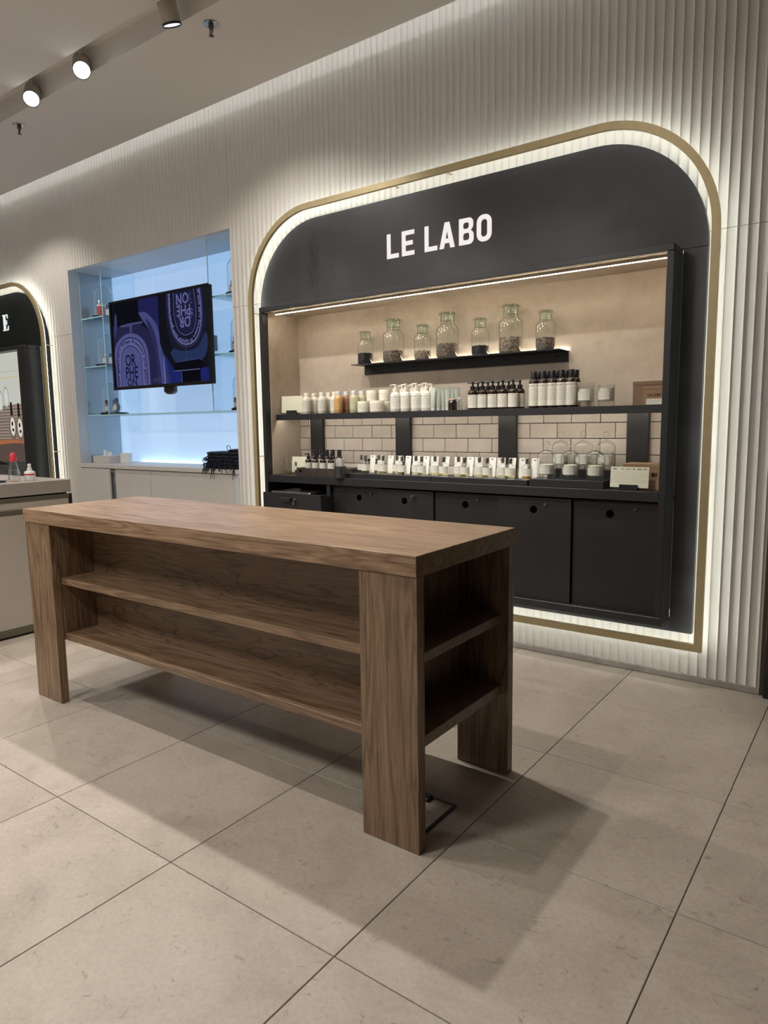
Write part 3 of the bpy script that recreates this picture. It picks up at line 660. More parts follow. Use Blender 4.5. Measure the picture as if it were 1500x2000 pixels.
# perfume under glass domes
def dome(x, y, z, r, h, label, base_r=None, sx=1.0, bx=None):
    t = thing('glass_dome', label, 'dome', (x, y, z))
    part('base', MB().lathe([((base_r or r + .012), 0), ((base_r or r + .012), .016), ((base_r or r + .012) - .004, .019)], 32, (bx if bx is not None else x, y, z)), 'black_gloss', t, label='black round base')
    pr = [(r, .0195), (r, h - r)] + [(r * math.cos(a), h - r + r * math.sin(a)) for a in [PI / 2 * k / 8 for k in range(1, 8)]] + [(.001, h)]
    part('dome_glass', MB().lathe(pr, 32, (x, y, z), cap0=False), 'glass_dome', t)
dome(-3.890, .225, 2.1405, .084, .275, 'glass dome with a red candle on the upper left shelf', .100)
dome(-3.885, .225, 1.7325, .082, .275, 'glass dome over a rosy bottle on the middle left shelf', .100)
dome(-3.862, .225, 1.3185, .082, .275, 'glass dome over a bottle at the left end of the long shelf', .116, bx=-3.825)
dome(-2.178, .225, 2.1345, .084, .275, 'glass dome over a lilac bottle on the upper right shelf', .100)
dome(-2.165, .225, 1.7265, .084, .275, 'glass dome over a bronze bottle on the middle right shelf', .100)
dome(-2.165, .225, 1.3185, .084, .275, 'glass dome over a garnet bottle at the right end of the long shelf', .100)
def flacon(name, x, y, z, w_, h, capw, caph, mat, capmat, label, cat='perfume bottle', lab=True, disc=False):
    t = thing(name, label, cat, (x, y, z))
    if disc:
        part('body', MB().lathe([(.001, -.012), (w_ * .8, -.014), (w_, -.007), (w_, .007), (w_ * .8, .014), (.001, .012)], 26).xf(Matrix.Translation((x, y, z + w_)) @ Matrix.Rotation(PI / 2, 4, 'X')).box(x - w_ * .4, x + w_ * .4, y - .012, y + .012, z, z + .012, .002), mat, t)
        part('label', MB().lathe([(w_ * .62, 0), (w_ * .62, .0012)], 22).xf(Matrix.Translation((x, y - .0145, z + w_)) @ Matrix.Rotation(PI / 2, 4, 'X')), 'white_card', t); h = 2 * w_
    else:
        part('body', MB().lathe([(w_ * .94, 0), (w_, .003), (w_, h * .86), (w_ * .75, h * .97), (w_ * .35, h)], 24, (x, y, z), sy=.7), mat, t)
        if lab: part('label', MB().lathe([(w_ + .0008, h * .18), (w_ + .0008, h * .70)], 16, (x, y, z), a0=-PI * .95, a1=-PI * .05, sy=.7), 'white_card', t)
    part('cap', MB().lathe([(capw, h - .001), (capw, h + caph - .002), (capw * .85, h + caph)], 18, (x, y, z)), capmat, t)
Bz = .0192
rc = thing('candle', 'red candle in a glass under the upper left dome', 'candle', (-3.915, .215, 2.1405 + Bz))
part('wax', MB().lathe([(.034, .001), (.034, .085), (.030, .086)], 26, (-3.915, .215, 2.1405 + Bz)), 'red_wax', rc); part('rim', MB().lathe([(.0345, .086), (.0345, .100), (.032, .100)], 26, (-3.915, .215, 2.1405 + Bz), cap0=False, cap1=False), 'ivory', rc)
flacon('perfume_bottle', -3.840, .235, 2.1405 + Bz, .026, .060, .018, .034, 'frosted', 'black', 'pale bottle with a dark cap beside the red candle')
flacon('perfume_bottle', -3.905, .215, 1.7325 + Bz, .024, .078, .010, .022, 'lilac', 'chrome', 'rosy glass bottle under the middle left dome')
flacon('perfume_bottle', -3.836, .235, 1.7325 + Bz, .026, .062, .018, .030, 'frosted', 'black', 'pale bottle with a black cap beside the rosy bottle')
flacon('perfume_bottle', -3.905, .205, 1.3185 + Bz, .018, .078, .014, .030, 'amber_liquid', 'black', 'bronze bottle with a dark cap under the lower left dome')
flacon('perfume_bottle', -3.838, .235, 1.3185 + Bz, .021, .072, .012, .036, 'smoke_glass', 'black', 'smoky square bottle between the bronze and the round one')
flacon('perfume_bottle', -3.735, .190, 1.3185 + Bz, .042, .084, .016, .036, 'smoke_glass', 'black', 'round smoky blue bottle outside the lower left dome', disc=True)
flacon('perfume_bottle', -2.222, .205, 2.1345 + Bz, .031, .066, .015, .026, 'lilac', 'dark_metal', 'lilac bottle under the upper right dome')
flacon('perfume_bottle', -2.222, .200, 1.7265 + Bz, .020, .076, .010, .034, 'amber_liquid', 'chrome', 'bronze bottle with a chrome neck under the middle right dome')
flacon('perfume_bottle', -2.243, .205, 1.3185 + Bz, .018, .055, .012, .022, 'amber_liquid', 'dark_metal', 'small bronze bottle left of the garnet one on the right')
flacon('perfume_bottle', -2.200, .215, 1.3185 + Bz, .018, .055, .012, .022, 'garnet', 'dark_metal', 'small garnet bottle under the lower right dome')
# tissue box, small box, scarf on the counter
tx = thing('tissue_box', 'white tissue box with a tissue pulled up, in the alcove', 'tissue box', (-3.90, .17, .8996))
part('box', MB().box(-4.02, -3.775, .11, .235, .900, .962, .002), 'white_lacquer', tx)
ti = MB()
for k in range(7):
    a = k / 6 - .5; ti.add([(-3.905 + a * .05, .15 + .02 * (k % 2), .9615), (-3.905 + a * .05 + .03, .19, .9615), (-3.905 + a * .10 + .012 * math.sin(k * 2), .17 + .02 * math.cos(k), 1.025 - abs(a) * .05)], [(0, 1, 2)])
part('tissue', ti, 'tissue', tx)
solo('carton', MB().box(-3.745, -3.655, .20, .26, .9, .985, .002), 'white_card', 'small white carton right of the tissue box', 'box', (-3.70, .23, .9))
sf = thing('scarf', 'pile of dark navy wool scarves with fringes on the alcove counter', 'scarf', (-2.30, .08, .8997))
m = MB()
def fold(m, x0, x1, y0, y1, z0, z1, n=14):
    k = len(m.v); rows = 10
    vs = []; fs = []
    for i in range(n + 1):
        x = x0 + (x1 - x0) * i / n; wob = .006 * math.sin(i * 1.7 + z0 * 60) + random.uniform(-.003, .003)
        for j in range(rows):
            a = 2 * PI * j / rows; ca, sa = math.cos(a), math.sin(a)
            e = lambda q: math.copysign(abs(q) ** .45, q)
            vs.append((x, (y0 + y1) / 2 + (y1 - y0) / 2 * e(ca) + wob, (z0 + z1) / 2 + (z1 - z0) / 2 * e(sa) + wob * .25 * (z0 > .905)))
    for i in range(n):
        for j in range(rows): fs.append((i * rows + j, i * rows + (j + 1) % rows, (i + 1) * rows + (j + 1) % rows, (i + 1) * rows + j))
    fs += [tuple(range(rows)), tuple(reversed(range(n * rows, n * rows + rows)))]
    m.add(vs, fs, True)
for k, (x0, z0, z1) in enumerate(((-2.36, .9005, .926), (-2.355, .925, .950), (-2.37, .949, .975), (-2.35, .974, 1.000), (-2.345, .999, 1.022))):
    m = MB(); fold(m, x0, -2.02, -.004, .20, z0, z1); part('folded_layer', m, 'scarf', sf)
m = MB(); fold(m, -2.13, -2.02, .02, .16, 1.021, 1.042, 6); part('folded_layer', m, 'scarf', sf)
m = MB()
for k in range(64):
    x = random.uniform(-2.37, -2.03); z = random.uniform(.91, 1.0); L = random.uniform(.05, .10) if k % 3 else random.uniform(.02, .05)
    m.tube([(x, -.003, z), (x + random.uniform(-.006, .006), -.016, z - L * .4), (x + random.uniform(-.015, .012), -.017 - random.uniform(0, .006), z - L)], [.0022, .0026, .002], 5)
for k in range(26):
    z = random.uniform(.905, 1.015); y = random.uniform(0, .17)
    m.tube([(-2.345, y, z), (-2.375 - random.uniform(0, .02), y - .01, z - .004), (-2.39 - random.uniform(0, .035), y - .02, z - random.uniform(.01, .03))], [.0022, .0026, .0018], 5)
m.tube([(-2.12, .0, 1.035), (-2.11, -.012, 1.066), (-2.085, -.014, 1.07), (-2.075, -.008, 1.045)], .0025, 5)
part('fringe', m, 'scarf', sf, kind='stuff')

# ================================================================ television
tv = thing('television', 'black wall television showing dark blue perfume bottles, hanging before the alcove', 'television', (-2.862, .03, 1.51))
VX, VZ, VY = -2.862, 1.855, 0.0
part('casing', MB().box(VX - .602, VX + .602, VY + .012, VY + .045, VZ - .345, VZ + .345, .003).box(VX - .45, VX + .45, VY + .045, VY + .075, VZ - .26, VZ + .2, .004), 'black', tv)
part('bezel', MB().ringstrip([(VX - .605, VZ - .348), (VX + .605, VZ - .348), (VX + .605, VZ + .348), (VX - .605, VZ + .348)], [(VX - .583, VZ - .324), (VX + .583, VZ - .324), (VX + .583, VZ + .330), (VX - .583, VZ + .330)], VY, VY + .012), 'black_gloss', tv)
part('wall_bracket', MB().box(VX - .2, VX + .2, VY + .075, AB - .0005, VZ - .06, VZ + .06, .004), 'black', tv)
sb = MB().box(-2.845, -2.725, .03, .06, 1.475, 1.512, .002)  # solid ribbed shape standing in for a reflection under the screen
for k in range(9): sb.box(-2.842 + k * .0132, -2.836 + k * .0132, .026, .031, 1.470, 1.512)
sb.lathe([(.058, 0), (.058, .028)], 24).v
sb.v[-48 - 0:] = [(p[0] - 2.785, .032 + p[2], 1.478 + p[1] * .45) for p in sb.v[-48:]]
part('reflection_shape', sb, 'dark_metal', tv, label='small ribbed grey shape for a reflection below the screen')
LAY = [0]
SCR = {}
def smat(c, s=0.62):
    if s == 1.0: s = 0.62
    k = (tuple(c), s)
    if k not in SCR: SCR[k] = emit('screen_colour', srgb(*c), s)
    return SCR[k]
def clip(poly, xa, xb, za, zb):
    def cut(pl, f, it):
        out = []
        for p, q in zip(pl, pl[1:] + pl[:1]):
            if f(p): out.append(p)
            if f(p) != f(q): out.append(it(p, q))
        return out
    def ix(v): return lambda p, q: (v, p[1] + (q[1] - p[1]) * (v - p[0]) / (q[0] - p[0]))
    def iz(v): return lambda p, q: (p[0] + (q[0] - p[0]) * (v - p[1]) / (q[1] - p[1]), v)
    for f, it in ((lambda p: p[0] >= xa, ix(xa)), (lambda p: p[0] <= xb, ix(xb)), (lambda p: p[1] >= za, iz(za)), (lambda p: p[1] <= zb, iz(zb))):
        if poly: poly = cut(poly, f, it)
    return poly
def smooth_line(pts, n=5):
    out = []
    for i in range(len(pts) - 1):
        p0, p1, p2, p3 = pts[max(i - 1, 0)], pts[i], pts[i + 1], pts[min(i + 2, len(pts) - 1)]
        for k in range(n):
            t = k / n; out.append(tuple(.5 * (2 * p1[a] + (p2[a] - p0[a]) * t + (2 * p0[a] - 5 * p1[a] + 4 * p2[a] - p3[a]) * t * t + (3 * p1[a] - p0[a] - 3 * p2[a] + p3[a]) * t ** 3) for a in (0, 1)))
    return out + [pts[-1]]
def layer_y(): LAY[0] += 1; return VY + .0112 - LAY[0] * .00012
def fillp(pts, col, s=1.0, ox=VX, oz=VZ, box_=(-.582, .582, -.323, .329)):
    p = clip(list(pts), *box_)
    if len(p) < 3: return None
    y = layer_y(); m = MB(); m.add([(ox + a, y, oz + b) for a, b in p], [tuple(range(len(p)))]); return m, smat(col, s)
def strokep(pts, wd, col, s=1.0):
    y = layer_y(); m = MB(); vs = []; fs = []
    for i, p in enumerate(pts):
        a = Vector(pts[max(i - 1, 0)]); b = Vector(pts[min(i + 1, len(pts) - 1)]); d = (b - a).normalized(); nrm = Vector((-d.y, d.x)) * wd / 2
        for sgn in (1, -1):
            q = Vector(p) + nrm * sgn; vs.append((VX + max(-.582, min(.582, q.x)), y, VZ + max(-.323, min(.329, q.y))))
    for i in range(len(pts) - 1): fs.append((2 * i, 2 * i + 1, 2 * i + 3, 2 * i + 2))
    m.add(vs, fs); return m, smat(col, s)
scr = part('screen', MB().box(VX - .583, VX + .583, VY + .0113, VY + .0125, VZ - .324, VZ + .330), smat((26, 27, 36)), tv)
def put(r):
    if r: part('picture_shape', r[0], r[1], scr)
NAVY, INDIGO, VIOL, LAV = (20, 20, 30), (47, 50, 110), (82, 84, 140), (122, 125, 185)
put(fillp([(-.234, .329), (.02, .329), (.02, .05), (-.23, .237)], (40, 42, 98)))
put(fillp([(-.546, .153), (-.22, .147), (-.086, .076), (-.014, -.105), (.06, -.323), (-.582, -.323), (-.589, .157)], (45, 46, 84)))
put(fillp([(-.10, .08), (-.03, -.1), (.0, -.323), (.16, -.323), (.09, -.14), (.03, .02), (.0, .13), (-.06, .17)], (56, 62, 120)))
put(fillp([(-.569, .329), (-.227, .329), (-.225, .148), (-.546, .153)], NAVY))
put(fillp(smooth_line([(-.232, .231), (-.151, .229), (-.067, .179), (-.005, .104), (.023, -.009), (.073, -.323), (-.0, -.323), (-.02, -.104), (-.087, .065), (-.177, .167)], 4), (84, 88, 150)))
put(fillp(smooth_line([(-.15, .19), (-.08, .13), (-.03, .04), (-.008, -.07), (.02, -.323), (-.03, -.323), (-.035, -.1), (-.09, .06)], 3), (52, 55, 100)))
put(fillp([(.052, -.121), (.062, -.116), (.073, -.323), (.054, -.323)], LAV))
put(fillp(smooth_line([(-.56, .15), (-.55, .22), (-.53, .26), (-.52, .2), (-.535, .12), (-.56, .05)], 3), (70, 73, 130)))
put(fillp([(-.477, .141), (-.475, .156), (-.342, .164), (-.178, .163), (-.179, .148), (-.318, .148), (-.329, .088), (-.354, .091), (-.355, .138)], VIOL))
lab = [(-.567, -.323), (-.571, -.179), (-.577, -.067), (-.551, .006), (-.486, .056), (-.403, .083), (-.329, .084), (-.258, .067), (-.191, .026), (-.146, -.031), (-.125, -.127), (-.120, -.323)]
put(fillp(smooth_line(lab, 5), (96, 100, 160)))
l1 = smooth_line([(-.543, -.321), (-.546, -.131), (-.529, -.045), (-.491, .008), (-.417, .045), (-.338, .05), (-.262, .029), (-.205, -.014), (-.171, -.076), (-.16, -.155), (-.160, -.321)], 6)
l2 = smooth_line([(-.500, -.320), (-.489, -.11), (-.465, -.05), (-.413, -.017), (-.354, -.011), (-.294, -.029), (-.246, -.065), (-.221, -.127), (-.222, -.321)], 6)
put(fillp(l1, (112, 116, 176))); put(fillp(l2, (92, 97, 158)))
put(strokep(l1, .008, (28, 30, 58))); put(strokep(l2, .006, (28, 30, 58)))
# right, upside-down bottle
put(fillp([(.026, .329), (.582, .329), (.576, -.134), (.527, -.219), (.175, -.233), (.088, -.141), (.022, -.02)], (25, 25, 36)))
put(fillp([(.081, -.112), (.176, -.227), (.582, -.228), (.582, -.323), (.13, -.323)], (38, 46, 120)))
put(fillp(smooth_line([(.115, .329), (.11, .15), (.14, 0), (.22, -.1), (.35, -.13), (.5, -.08), (.565, .05), (.575, .329)], 6), (33, 34, 56)))
put(fillp(smooth_line([(.18, -.07), (.28, -.095), (.38, -.095), (.47, -.07), (.56, .02), (.565, -.10), (.50, -.17), (.30, -.19), (.20, -.17), (.14, -.10)], 3), (46, 62, 106)))
o1 = smooth_line([(.156, .329), (.155, .214), (.167, .111), (.202, .028), (.262, -.028), (.319, -.049), (.382, -.048), (.446, -.02), (.489, .037), (.513, .122), (.513, .242), (.502, .329)], 6)
o2 = smooth_line([(.213, .329), (.208, .22), (.219, .129), (.254, .052), (.315, .019), (.369, .02), (.415, .038), (.445, .085), (.458, .149), (.453, .248), (.441, .329)], 6)
put(fillp(o1, (30, 31, 52))); put(strokep(o1, .011, LAV)); put(strokep(o2, .008, LAV)); put(fillp(o2, (38, 40, 74)))
o3 = [(a + (.335 - a) * -.09, b + (.15 - b) * -.09) for a, b in o1]; put(strokep(o3, .005, (74, 78, 128)))
for k in range(26):
    a = random.uniform(0, 2 * PI); r0, r1 = random.uniform(.05, .08), random.uniform(.09, .115); cx, cz = .335, .21
    p0, p1 = (cx + r0 * math.cos(a) * .95, cz + r0 * math.sin(a) * 1.25), (cx + r1 * math.cos(a) * .95, cz + r1 * math.sin(a) * 1.25)
    if p1[1] < .31: put(strokep([p0, p1], .007, (92, 97, 165)))
put(fillp([(.198, -.177), (.479, -.166), (.521, -.186), (.509, -.229), (.482, -.239), (.184, -.236)], (18, 18, 26)))
put(fillp([(.267, -.241), (.482, -.239), (.484, -.323), (.269, -.323)], (17, 17, 24)))
put(strokep([(.19, -.172), (.479, -.160), (.518, -.178)], .005, (70, 74, 112))); put(strokep([(.184, -.236), (.478, -.236)], .005, (120, 125, 170)))
put(strokep([(.330, -.055), (.333, -.16)], .004, (80, 84, 120))); put(strokep([(.268, -.245), (.270, -.322)], .004, (110, 115, 165)))
def text_mb(s_, size, ox, oz, ang=0.0, narrow=1.0):
    cu = bpy.data.curves.new('t', 'FONT'); cu.body = s_; cu.size = size; cu.align_x = 'CENTER'; cu.resolution_u = 2; cu.offset = size * .012
    o = bpy.data.objects.new('t', cu); me = bpy.data.meshes.new_from_object(o); y = layer_y(); m = MB(); ca, sa = math.cos(ang), math.sin(ang)
    m.add([(VX + ox + ca * v.co.x * narrow - sa * v.co.y, y, VZ + oz + sa * v.co.x * narrow + ca * v.co.y) for v in me.vertices], [tuple(p.vertices) for p in me.polygons])
    bpy.data.objects.remove(o); bpy.data.curves.remove(cu); bpy.data.meshes.remove(me); return m
INK = smat((22, 24, 50)); LAVM = smat(LAV)
for s_, x, z in (('OR', -.362, -.166), ('PHE', -.352, -.262), ('ON', -.352, -.3225)): part('picture_text', text_mb(s_, .130, x, z, 0, .74) if s_ != 'ON' else text_mb(s_, .085, x, z, 0, 1.0), INK, scr)
for s_, x, z in (('OR', .335, .145), ('PHE', .325, .228), ('ON', .315, .312)): part('picture_text', text_mb(s_, .108, x, z, PI, .86), LAVM, scr)
def along(s_, path, mat, size, flip):
    L = [0]
    for p, q in zip(path, path[1:]): L.append(L[-1] + math.dist(p, q))
    m = MB()
    for i, ch in enumerate(s_):
        if ch == ' ': continue
        d = L[-1] * (i + .5) / len(s_); k = max(j for j in range(len(L)) if L[j] <= d); k = min(k, len(path) - 2); f = (d - L[k]) / (L[k + 1] - L[k])
        p = (path[k][0] + (path[k + 1][0] - path[k][0]) * f, path[k][1] + (path[k + 1][1] - path[k][1]) * f); a = math.atan2(path[k + 1][1] - path[k][1], path[k + 1][0] - path[k][0]) + (PI if flip else 0)
        LAY[0] -= 1; g = text_mb(ch, size, p[0], p[1], a); m.add(g.v, g.f)
    LAY[0] += 1; part('picture_text', m, mat, scr)
mid1 = [((a[0] * .36 + b[0] * .64), (a[1] * .36 + b[1] * .64)) for a, b in zip(l1[:len(l2)], l2)] if False else smooth_line([(-.516, -.31), (-.512, -.12), (-.492, -.045), (-.446, -.004), (-.378, .012), (-.32, .008), (-.265, -.015), (-.212, -.06), (-.186, -.135), (-.186, -.31)], 6)
along('saint germain paris diptyque 34 boulevard saint germain', mid1, INK, .040, False)
mid2 = smooth_line([(.178, .322), (.176, .21), (.188, .12), (.225, .042), (.285, -.008), (.345, -.020), (.405, -.010), (.458, .045), (.492, .13), (.49, .24), (.482, .322)], 6)
along('34 saint paris boulevard 34 diptyque saint germain boulevard', [(p[0], p[1]) for p in mid2][::-1], LAVM, .040, False)
part('picture_text', text_mb('DIPTYQUE', .038, .012, -.305), smat((76, 80, 122)), scr)

# ================================================================ left bay: lit picture in the frame
def shape2(poly, col, y, s=1.0): m = MB(); m.add([(a, y, b) for a, b in poly], [tuple(range(len(poly)))]); return m, smat(col, s)
po = part('light_box', MB().box(SHIFT - 1.55, SHIFT + .775, -.105, -.085, .62, 1.905), smat((196, 198, 188), .95), cab2, label='lit picture of perfume bottles inside the black frame')
YL = -.1055
def lay(poly, col, k, s=.9): m, mt = shape2(poly, col, YL - k * .0003, s); part('picture_shape', m, mt, po)
lay([(-5.6, 1.678), (-4.64, 1.690), (-4.64, 1.682), (-5.6, 1.668)], (206, 190, 140), 1)
lay([(-5.6, 1.730), (-4.64, 1.742), (-4.64, 1.736), (-5.6, 1.724)], (180, 180, 172), 1)
lay([(-5.6, 1.405), (-4.64, 1.445), (-4.64, 1.12), (-5.6, 1.07)], (150, 135, 122), 1)
for k in range(12): z = 1.10 + k * .028; lay([(-5.6, z), (-5.2 + .05 * (k % 3), z + .010), (-4.64, z + .018 - .006 * (k % 2)), (-4.64, z + .010), (-5.2, z + .002), (-5.6, z - .006)], (84, 72, 66), 2)
lay([(-5.6, 1.095), (-4.64, 1.12), (-4.64, 1.075), (-5.6, .99)], (168, 104, 72), 2)
lay([(-5.6, 1.035), (-5.0, 1.075), (-4.64, 1.072), (-4.64, .89), (-5.6, .875)], (92, 76, 70), 3)
lay([(-5.6, .895), (-4.64, .905), (-4.64, .62), (-5.6, .62)], (66, 63, 60), 4)
def ell(cx, cz, a, b, n=20): return [(cx + a * math.cos(2 * PI * k / n), cz + b * math.sin(2 * PI * k / n)) for k in range(n)]
lay(ell(-5.055, 1.50, .05, .10), (150, 152, 146), 3); lay(ell(-5.055, 1.50, .040, .085), (214, 216, 208), 4)
lay(ell(-5.17, 1.47, .05, .10), (150, 152, 146), 3); lay(ell(-5.17, 1.47, .040, .085), (214, 216, 208), 4)
for cx, cz in ((-4.97, 1.22), (-4.835, 1.205)):
    lay(ell(cx, cz, .070, .115), (120, 98, 84), 5); lay(ell(cx, cz + .01, .046, .088), (214, 208, 196), 6); lay(ell(cx, cz + .01, .036, .074), (226, 222, 212), 7)
    lay(ell(cx - .005, cz + .035, .016, .022), (30, 28, 26), 8); lay(ell(cx + .004, cz - .022, .018, .016), (40, 37, 34), 8)
    lay([(cx - .024, cz + .11), (cx + .018, cz + .115), (cx + .012, cz + .235), (cx - .022, cz + .235)], (26, 23, 22), 6)

# ================================================================ service counter at the left
SCX = -2.355; cy1 = -1.048
sc = thing('service_counter', 'taupe service counter with stone top at the left edge', 'counter', (-2.75, -2.2, 0))
part('counter_top', MB().box(-3.25, SCX, -3.6, cy1, .820, .8975, .002), 'taupe_stone', sc)
part('carcass', MB().box(-3.23, SCX - .014, -3.58, cy1 - .012, .05, .800), 'taupe', sc)
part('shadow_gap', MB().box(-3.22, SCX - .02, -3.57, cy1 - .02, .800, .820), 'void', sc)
part('rail', MB().box(SCX - .014, SCX + .002, -3.58, cy1 - .002, .789, .812, .001), 'olive_trim', sc)
part('rail', MB().box(SCX - .014, SCX + .002, -3.58, cy1 - .002, .716, .743, .001), 'olive_trim', sc)
part('corner_post', MB().box(SCX - .02, SCX + .004, cy1 - .016, cy1 + .001, .0, .812, .001), 'black', sc)
part('upper_panel', MB().box(SCX - .014, SCX - .002, -3.58, cy1 - .020, .7435, .7885), 'taupe', sc)
part('upper_inlay', MB().box(SCX - .003, SCX - .0005, -3.58, cy1 - .075, .7485, .7705, .0008), 'taupe', sc)
part('lower_panel', MB().box(SCX - .014, SCX, -3.58, cy1 - .018, .056, .7150, .001), 'taupe', sc)
part('rail', MB().box(SCX - .014, SCX + .001, -3.58, cy1 - .002, .014, .053, .001), 'olive_trim', sc)
part('plinth', MB().box(-3.2, SCX - .02, -3.55, cy1 - .03, 0, .05), 'black', sc)
b = thing('spray_bottle', 'clear bottle with a red cap on the service counter', 'bottle', (-2.479, -1.322, .8977))
cz = .8977
part('body', MB().lathe([(.030, 0), (.032, .004), (.031, .05), (.016, .115), (.012, .125)], 24, (-2.479, -1.322, cz)), 'glass', b)
part('liquid', MB().lathe([(.028, .004), (.029, .045), (.024, .070)], 24, (-2.479, -1.322, cz)), 'glass', b)
part('cap', MB().lathe([(.014, .118), (.022, .122), (.019, .145), (.016, .160), (.012, .168), (.004, .171)], 20, (-2.479, -1.322, cz)), 'red_plastic', b)
b = thing('spray_bottle', 'small white spray bottle with a red stripe on the service counter', 'bottle', (-2.468, -1.236, .8977))
part('body', MB().lathe([(.029, 0), (.031, .003), (.031, .046), (.027, .056), (.013, .060)], 24, (-2.468, -1.236, cz)), 'white_plastic', b)
part('label', MB().lathe([(.0315, .034), (.0315, .043)], 24, (-2.468, -1.236, cz), a0=-PI * .75, a1=PI * .25), 'red_plastic', b)
part('pump', MB().lathe([(.014, .058), (.014, .074), (.010, .076), (.010, .098), (.007, .101)], 18, (-2.468, -1.236, cz)), 'white_plastic', b)
b = thing('desk_lamp', 'black desk lamp with a thin cable at the left edge of the counter', 'lamp', (-2.52, -1.402, .8977))
part('post', MB().box(-2.527, -2.513, -1.408, -1.396, .898, 1.02, .002), 'black', b); part('base', MB().lathe([(.045, 0), (.045, .007), (.04, .009)], 24, (-2.52, -1.402, .898)), 'black', b)
part('shade', MB().add([(-2.53, -1.45, 1.045), (-2.47, -1.45, 1.045), (-2.47, -1.355, 1.006), (-2.53, -1.355, 1.006), (-2.53, -1.45, 1.005), (-2.47, -1.45, 1.005), (-2.47, -1.355, 1.000), (-2.53, -1.355, 1.000)], [(0, 1, 2, 3), (4, 7, 6, 5), (0, 4, 5, 1), (2, 6, 7, 3), (0, 3, 7, 4), (1, 5, 6, 2)]), 'black', b)
part('cable', MB().tube([(-2.46, -1.44, .995), (-2.45, -1.40, .985), (-2.44, -1.375, .955), (-2.44, -1.37, .92), (-2.44, -1.40, .901)], .0016, 6), 'black', b)

# ================================================================ jars on the short shelf
def jar(px, py, dia, h, fill, mat, label):
    x, y, z = X(px, py, .078), .078, 1.5643; r = dia / 2 * .97
    t = thing('apothecary_jar', label, 'jar', (x, y, z), 0, 'apothecary jars on the short shelf')
    nr = r * .62; zs = h * .70
    out = [(r * .95, 0), (r, .006), (r, zs - r * .35), (r * .94, zs - r * .12), (nr * 1.12, zs + .006), (nr, zs + .014)]
    part('body', MB().lathe(out, 36, (x, y, z)), 'glass', t)
    part('neck', MB().lathe([(nr, zs + .013), (nr, h - .016), (nr * 1.02, h - .012)], 32, (x, y, z), cap0=False, cap1=False), 'glass_green', t)
    part('rim', MB().lathe([(nr * 1.02, h - .013), (nr * 1.28, h - .011), (nr * 1.30, h - .006), (nr * 1.22, h - .003), (nr * .9, h - .004)], 32, (x, y, z), cap0=False), 'glass_green', t)
    part('stopper', MB().lathe([(nr * .92, h - .045), (nr * .95, h - .006), (nr * 1.1, h), (nr * 1.0, h + .002)], 28, (x, y, z)), 'glass_green', t)
    rr = r - .003; prof = [(rr * .95, .005), (rr, .010), (rr, fill * .94)]
    m = MB().lathe(prof, 32, (x, y, z), cap1=False); n = 8; base = len(m.v) - 32
    vs = []; fs = []
    for k in range(1, n + 1):
        q = rr * (1 - k / n)
        for i in range(32): a = 2 * PI * i / 32; vs.append((x + q * math.cos(a), y + q * math.sin(a), z + fill * .97 + random.uniform(-.0025, .0025)))
    k0 = len(m.v); m.v += vs
    for k in range(n):
        s0 = base if k == 0 else k0 + (k - 1) * 32; s1 = k0 + k * 32
        for i in range(32): m.f.append((s0 + i, s0 + (i + 1) % 32, s1 + (i + 1) % 32, s1 + i)); m.sm.append(True)
    part('filling', m, mat, t)
JR = [(714, 712, .099, .195, .069, 'beans_dark', 'smallest glass jar with black grains, first from the left'),
      (769, 708, .130, .247, .068, 'beans_brown', 'large glass jar with grey-brown petals, second from the left'),
      (825.5, 703, .100, .196, .054, 'beans_tan', 'small glass jar with brown seeds, third from the left'),
      (874, 699, .128, .247, .081, 'beans_brown', 'wide glass jar with grey-brown petals at the middle of the row'),
      (938, 694, .100, .196, .054, 'beans_dark', 'glass jar with a low fill of black grains, fifth from the left'),
      (997, 689, .128, .246, .085, 'beans_tan', 'tallest glass jar with tan seed pods, sixth from the left'),
      (1065, 684, .104, .198, .066, 'beans_brown', 'glass jar with dark petals at the right end of the row')]
for a in JR: jar(*a)

# ================================================================ bottles on the long shelf
SZ = 1.2742
def base_pt(px, y, z): y += .048; return (X(px, 800, y), y, z)
# cream card in a black holder
def card_stand(px, y, z, wd, h, label, mat='card', rz=0.0):
    x = X(px, 800 if z > 1.1 else 945, y); t = thing('card_holder', label, 'card', (x, y, z), rz)
    part('card', MB().box(-wd / 2, wd / 2, -.0008, .0008, .012, h).xf(Matrix.Rotation(-.10, 4, 'X')), mat, t, world=False)
    part('holder', MB().box(-wd * .24, wd * .24, -.010, -.003, 0, .026, .001).box(-wd * .24, wd * .24, -.003, .030, 0, .006, .001).box(-wd * .24, wd * .24, .003, .010, .0, .024, .001), 'black', t, world=False)
card_stand(570, -.030, SZ, .150, .118, 'cream card in a black holder at the left end of the long shelf', rz=.30)
# cream lotion bottles
def lotion(label, gel=None):
    t = thing('lotion_bottle' if not gel else 'gel_bottle', label, 'bottle', (0, 0, 0), 0, 'cream lotion bottles on the long shelf' if not gel else 'translucent gel bottles on the long shelf')
    r = .0275; mat = gel or 'cream'
    part('body', MB().lathe([(r * .9, 0), (r, .004), (r, .086), (r * .93, .097), (r * .62, .106), (r * .55, .108)], 26), mat, t, world=False)
    if gel: part('label', MB().lathe([(r + .0006, .02), (r + .0006, .075)], 18, a0=-PI * .8, a1=-PI * .2), mat, t, world=False)
    else: part('label', MB().lathe([(r + .0006, .016), (r + .0006, .084)], 20, a0=-PI * .95, a1=PI * .05), 'label_bottle', t, world=False)
    part('cap', MB().lathe([(r * .60, .107), (r * .60, .130), (r * .55, .132)], 20), 'ivory' if not gel else 'frosted', t, world=False)
    return Stock(t)
lo = lotion('x')
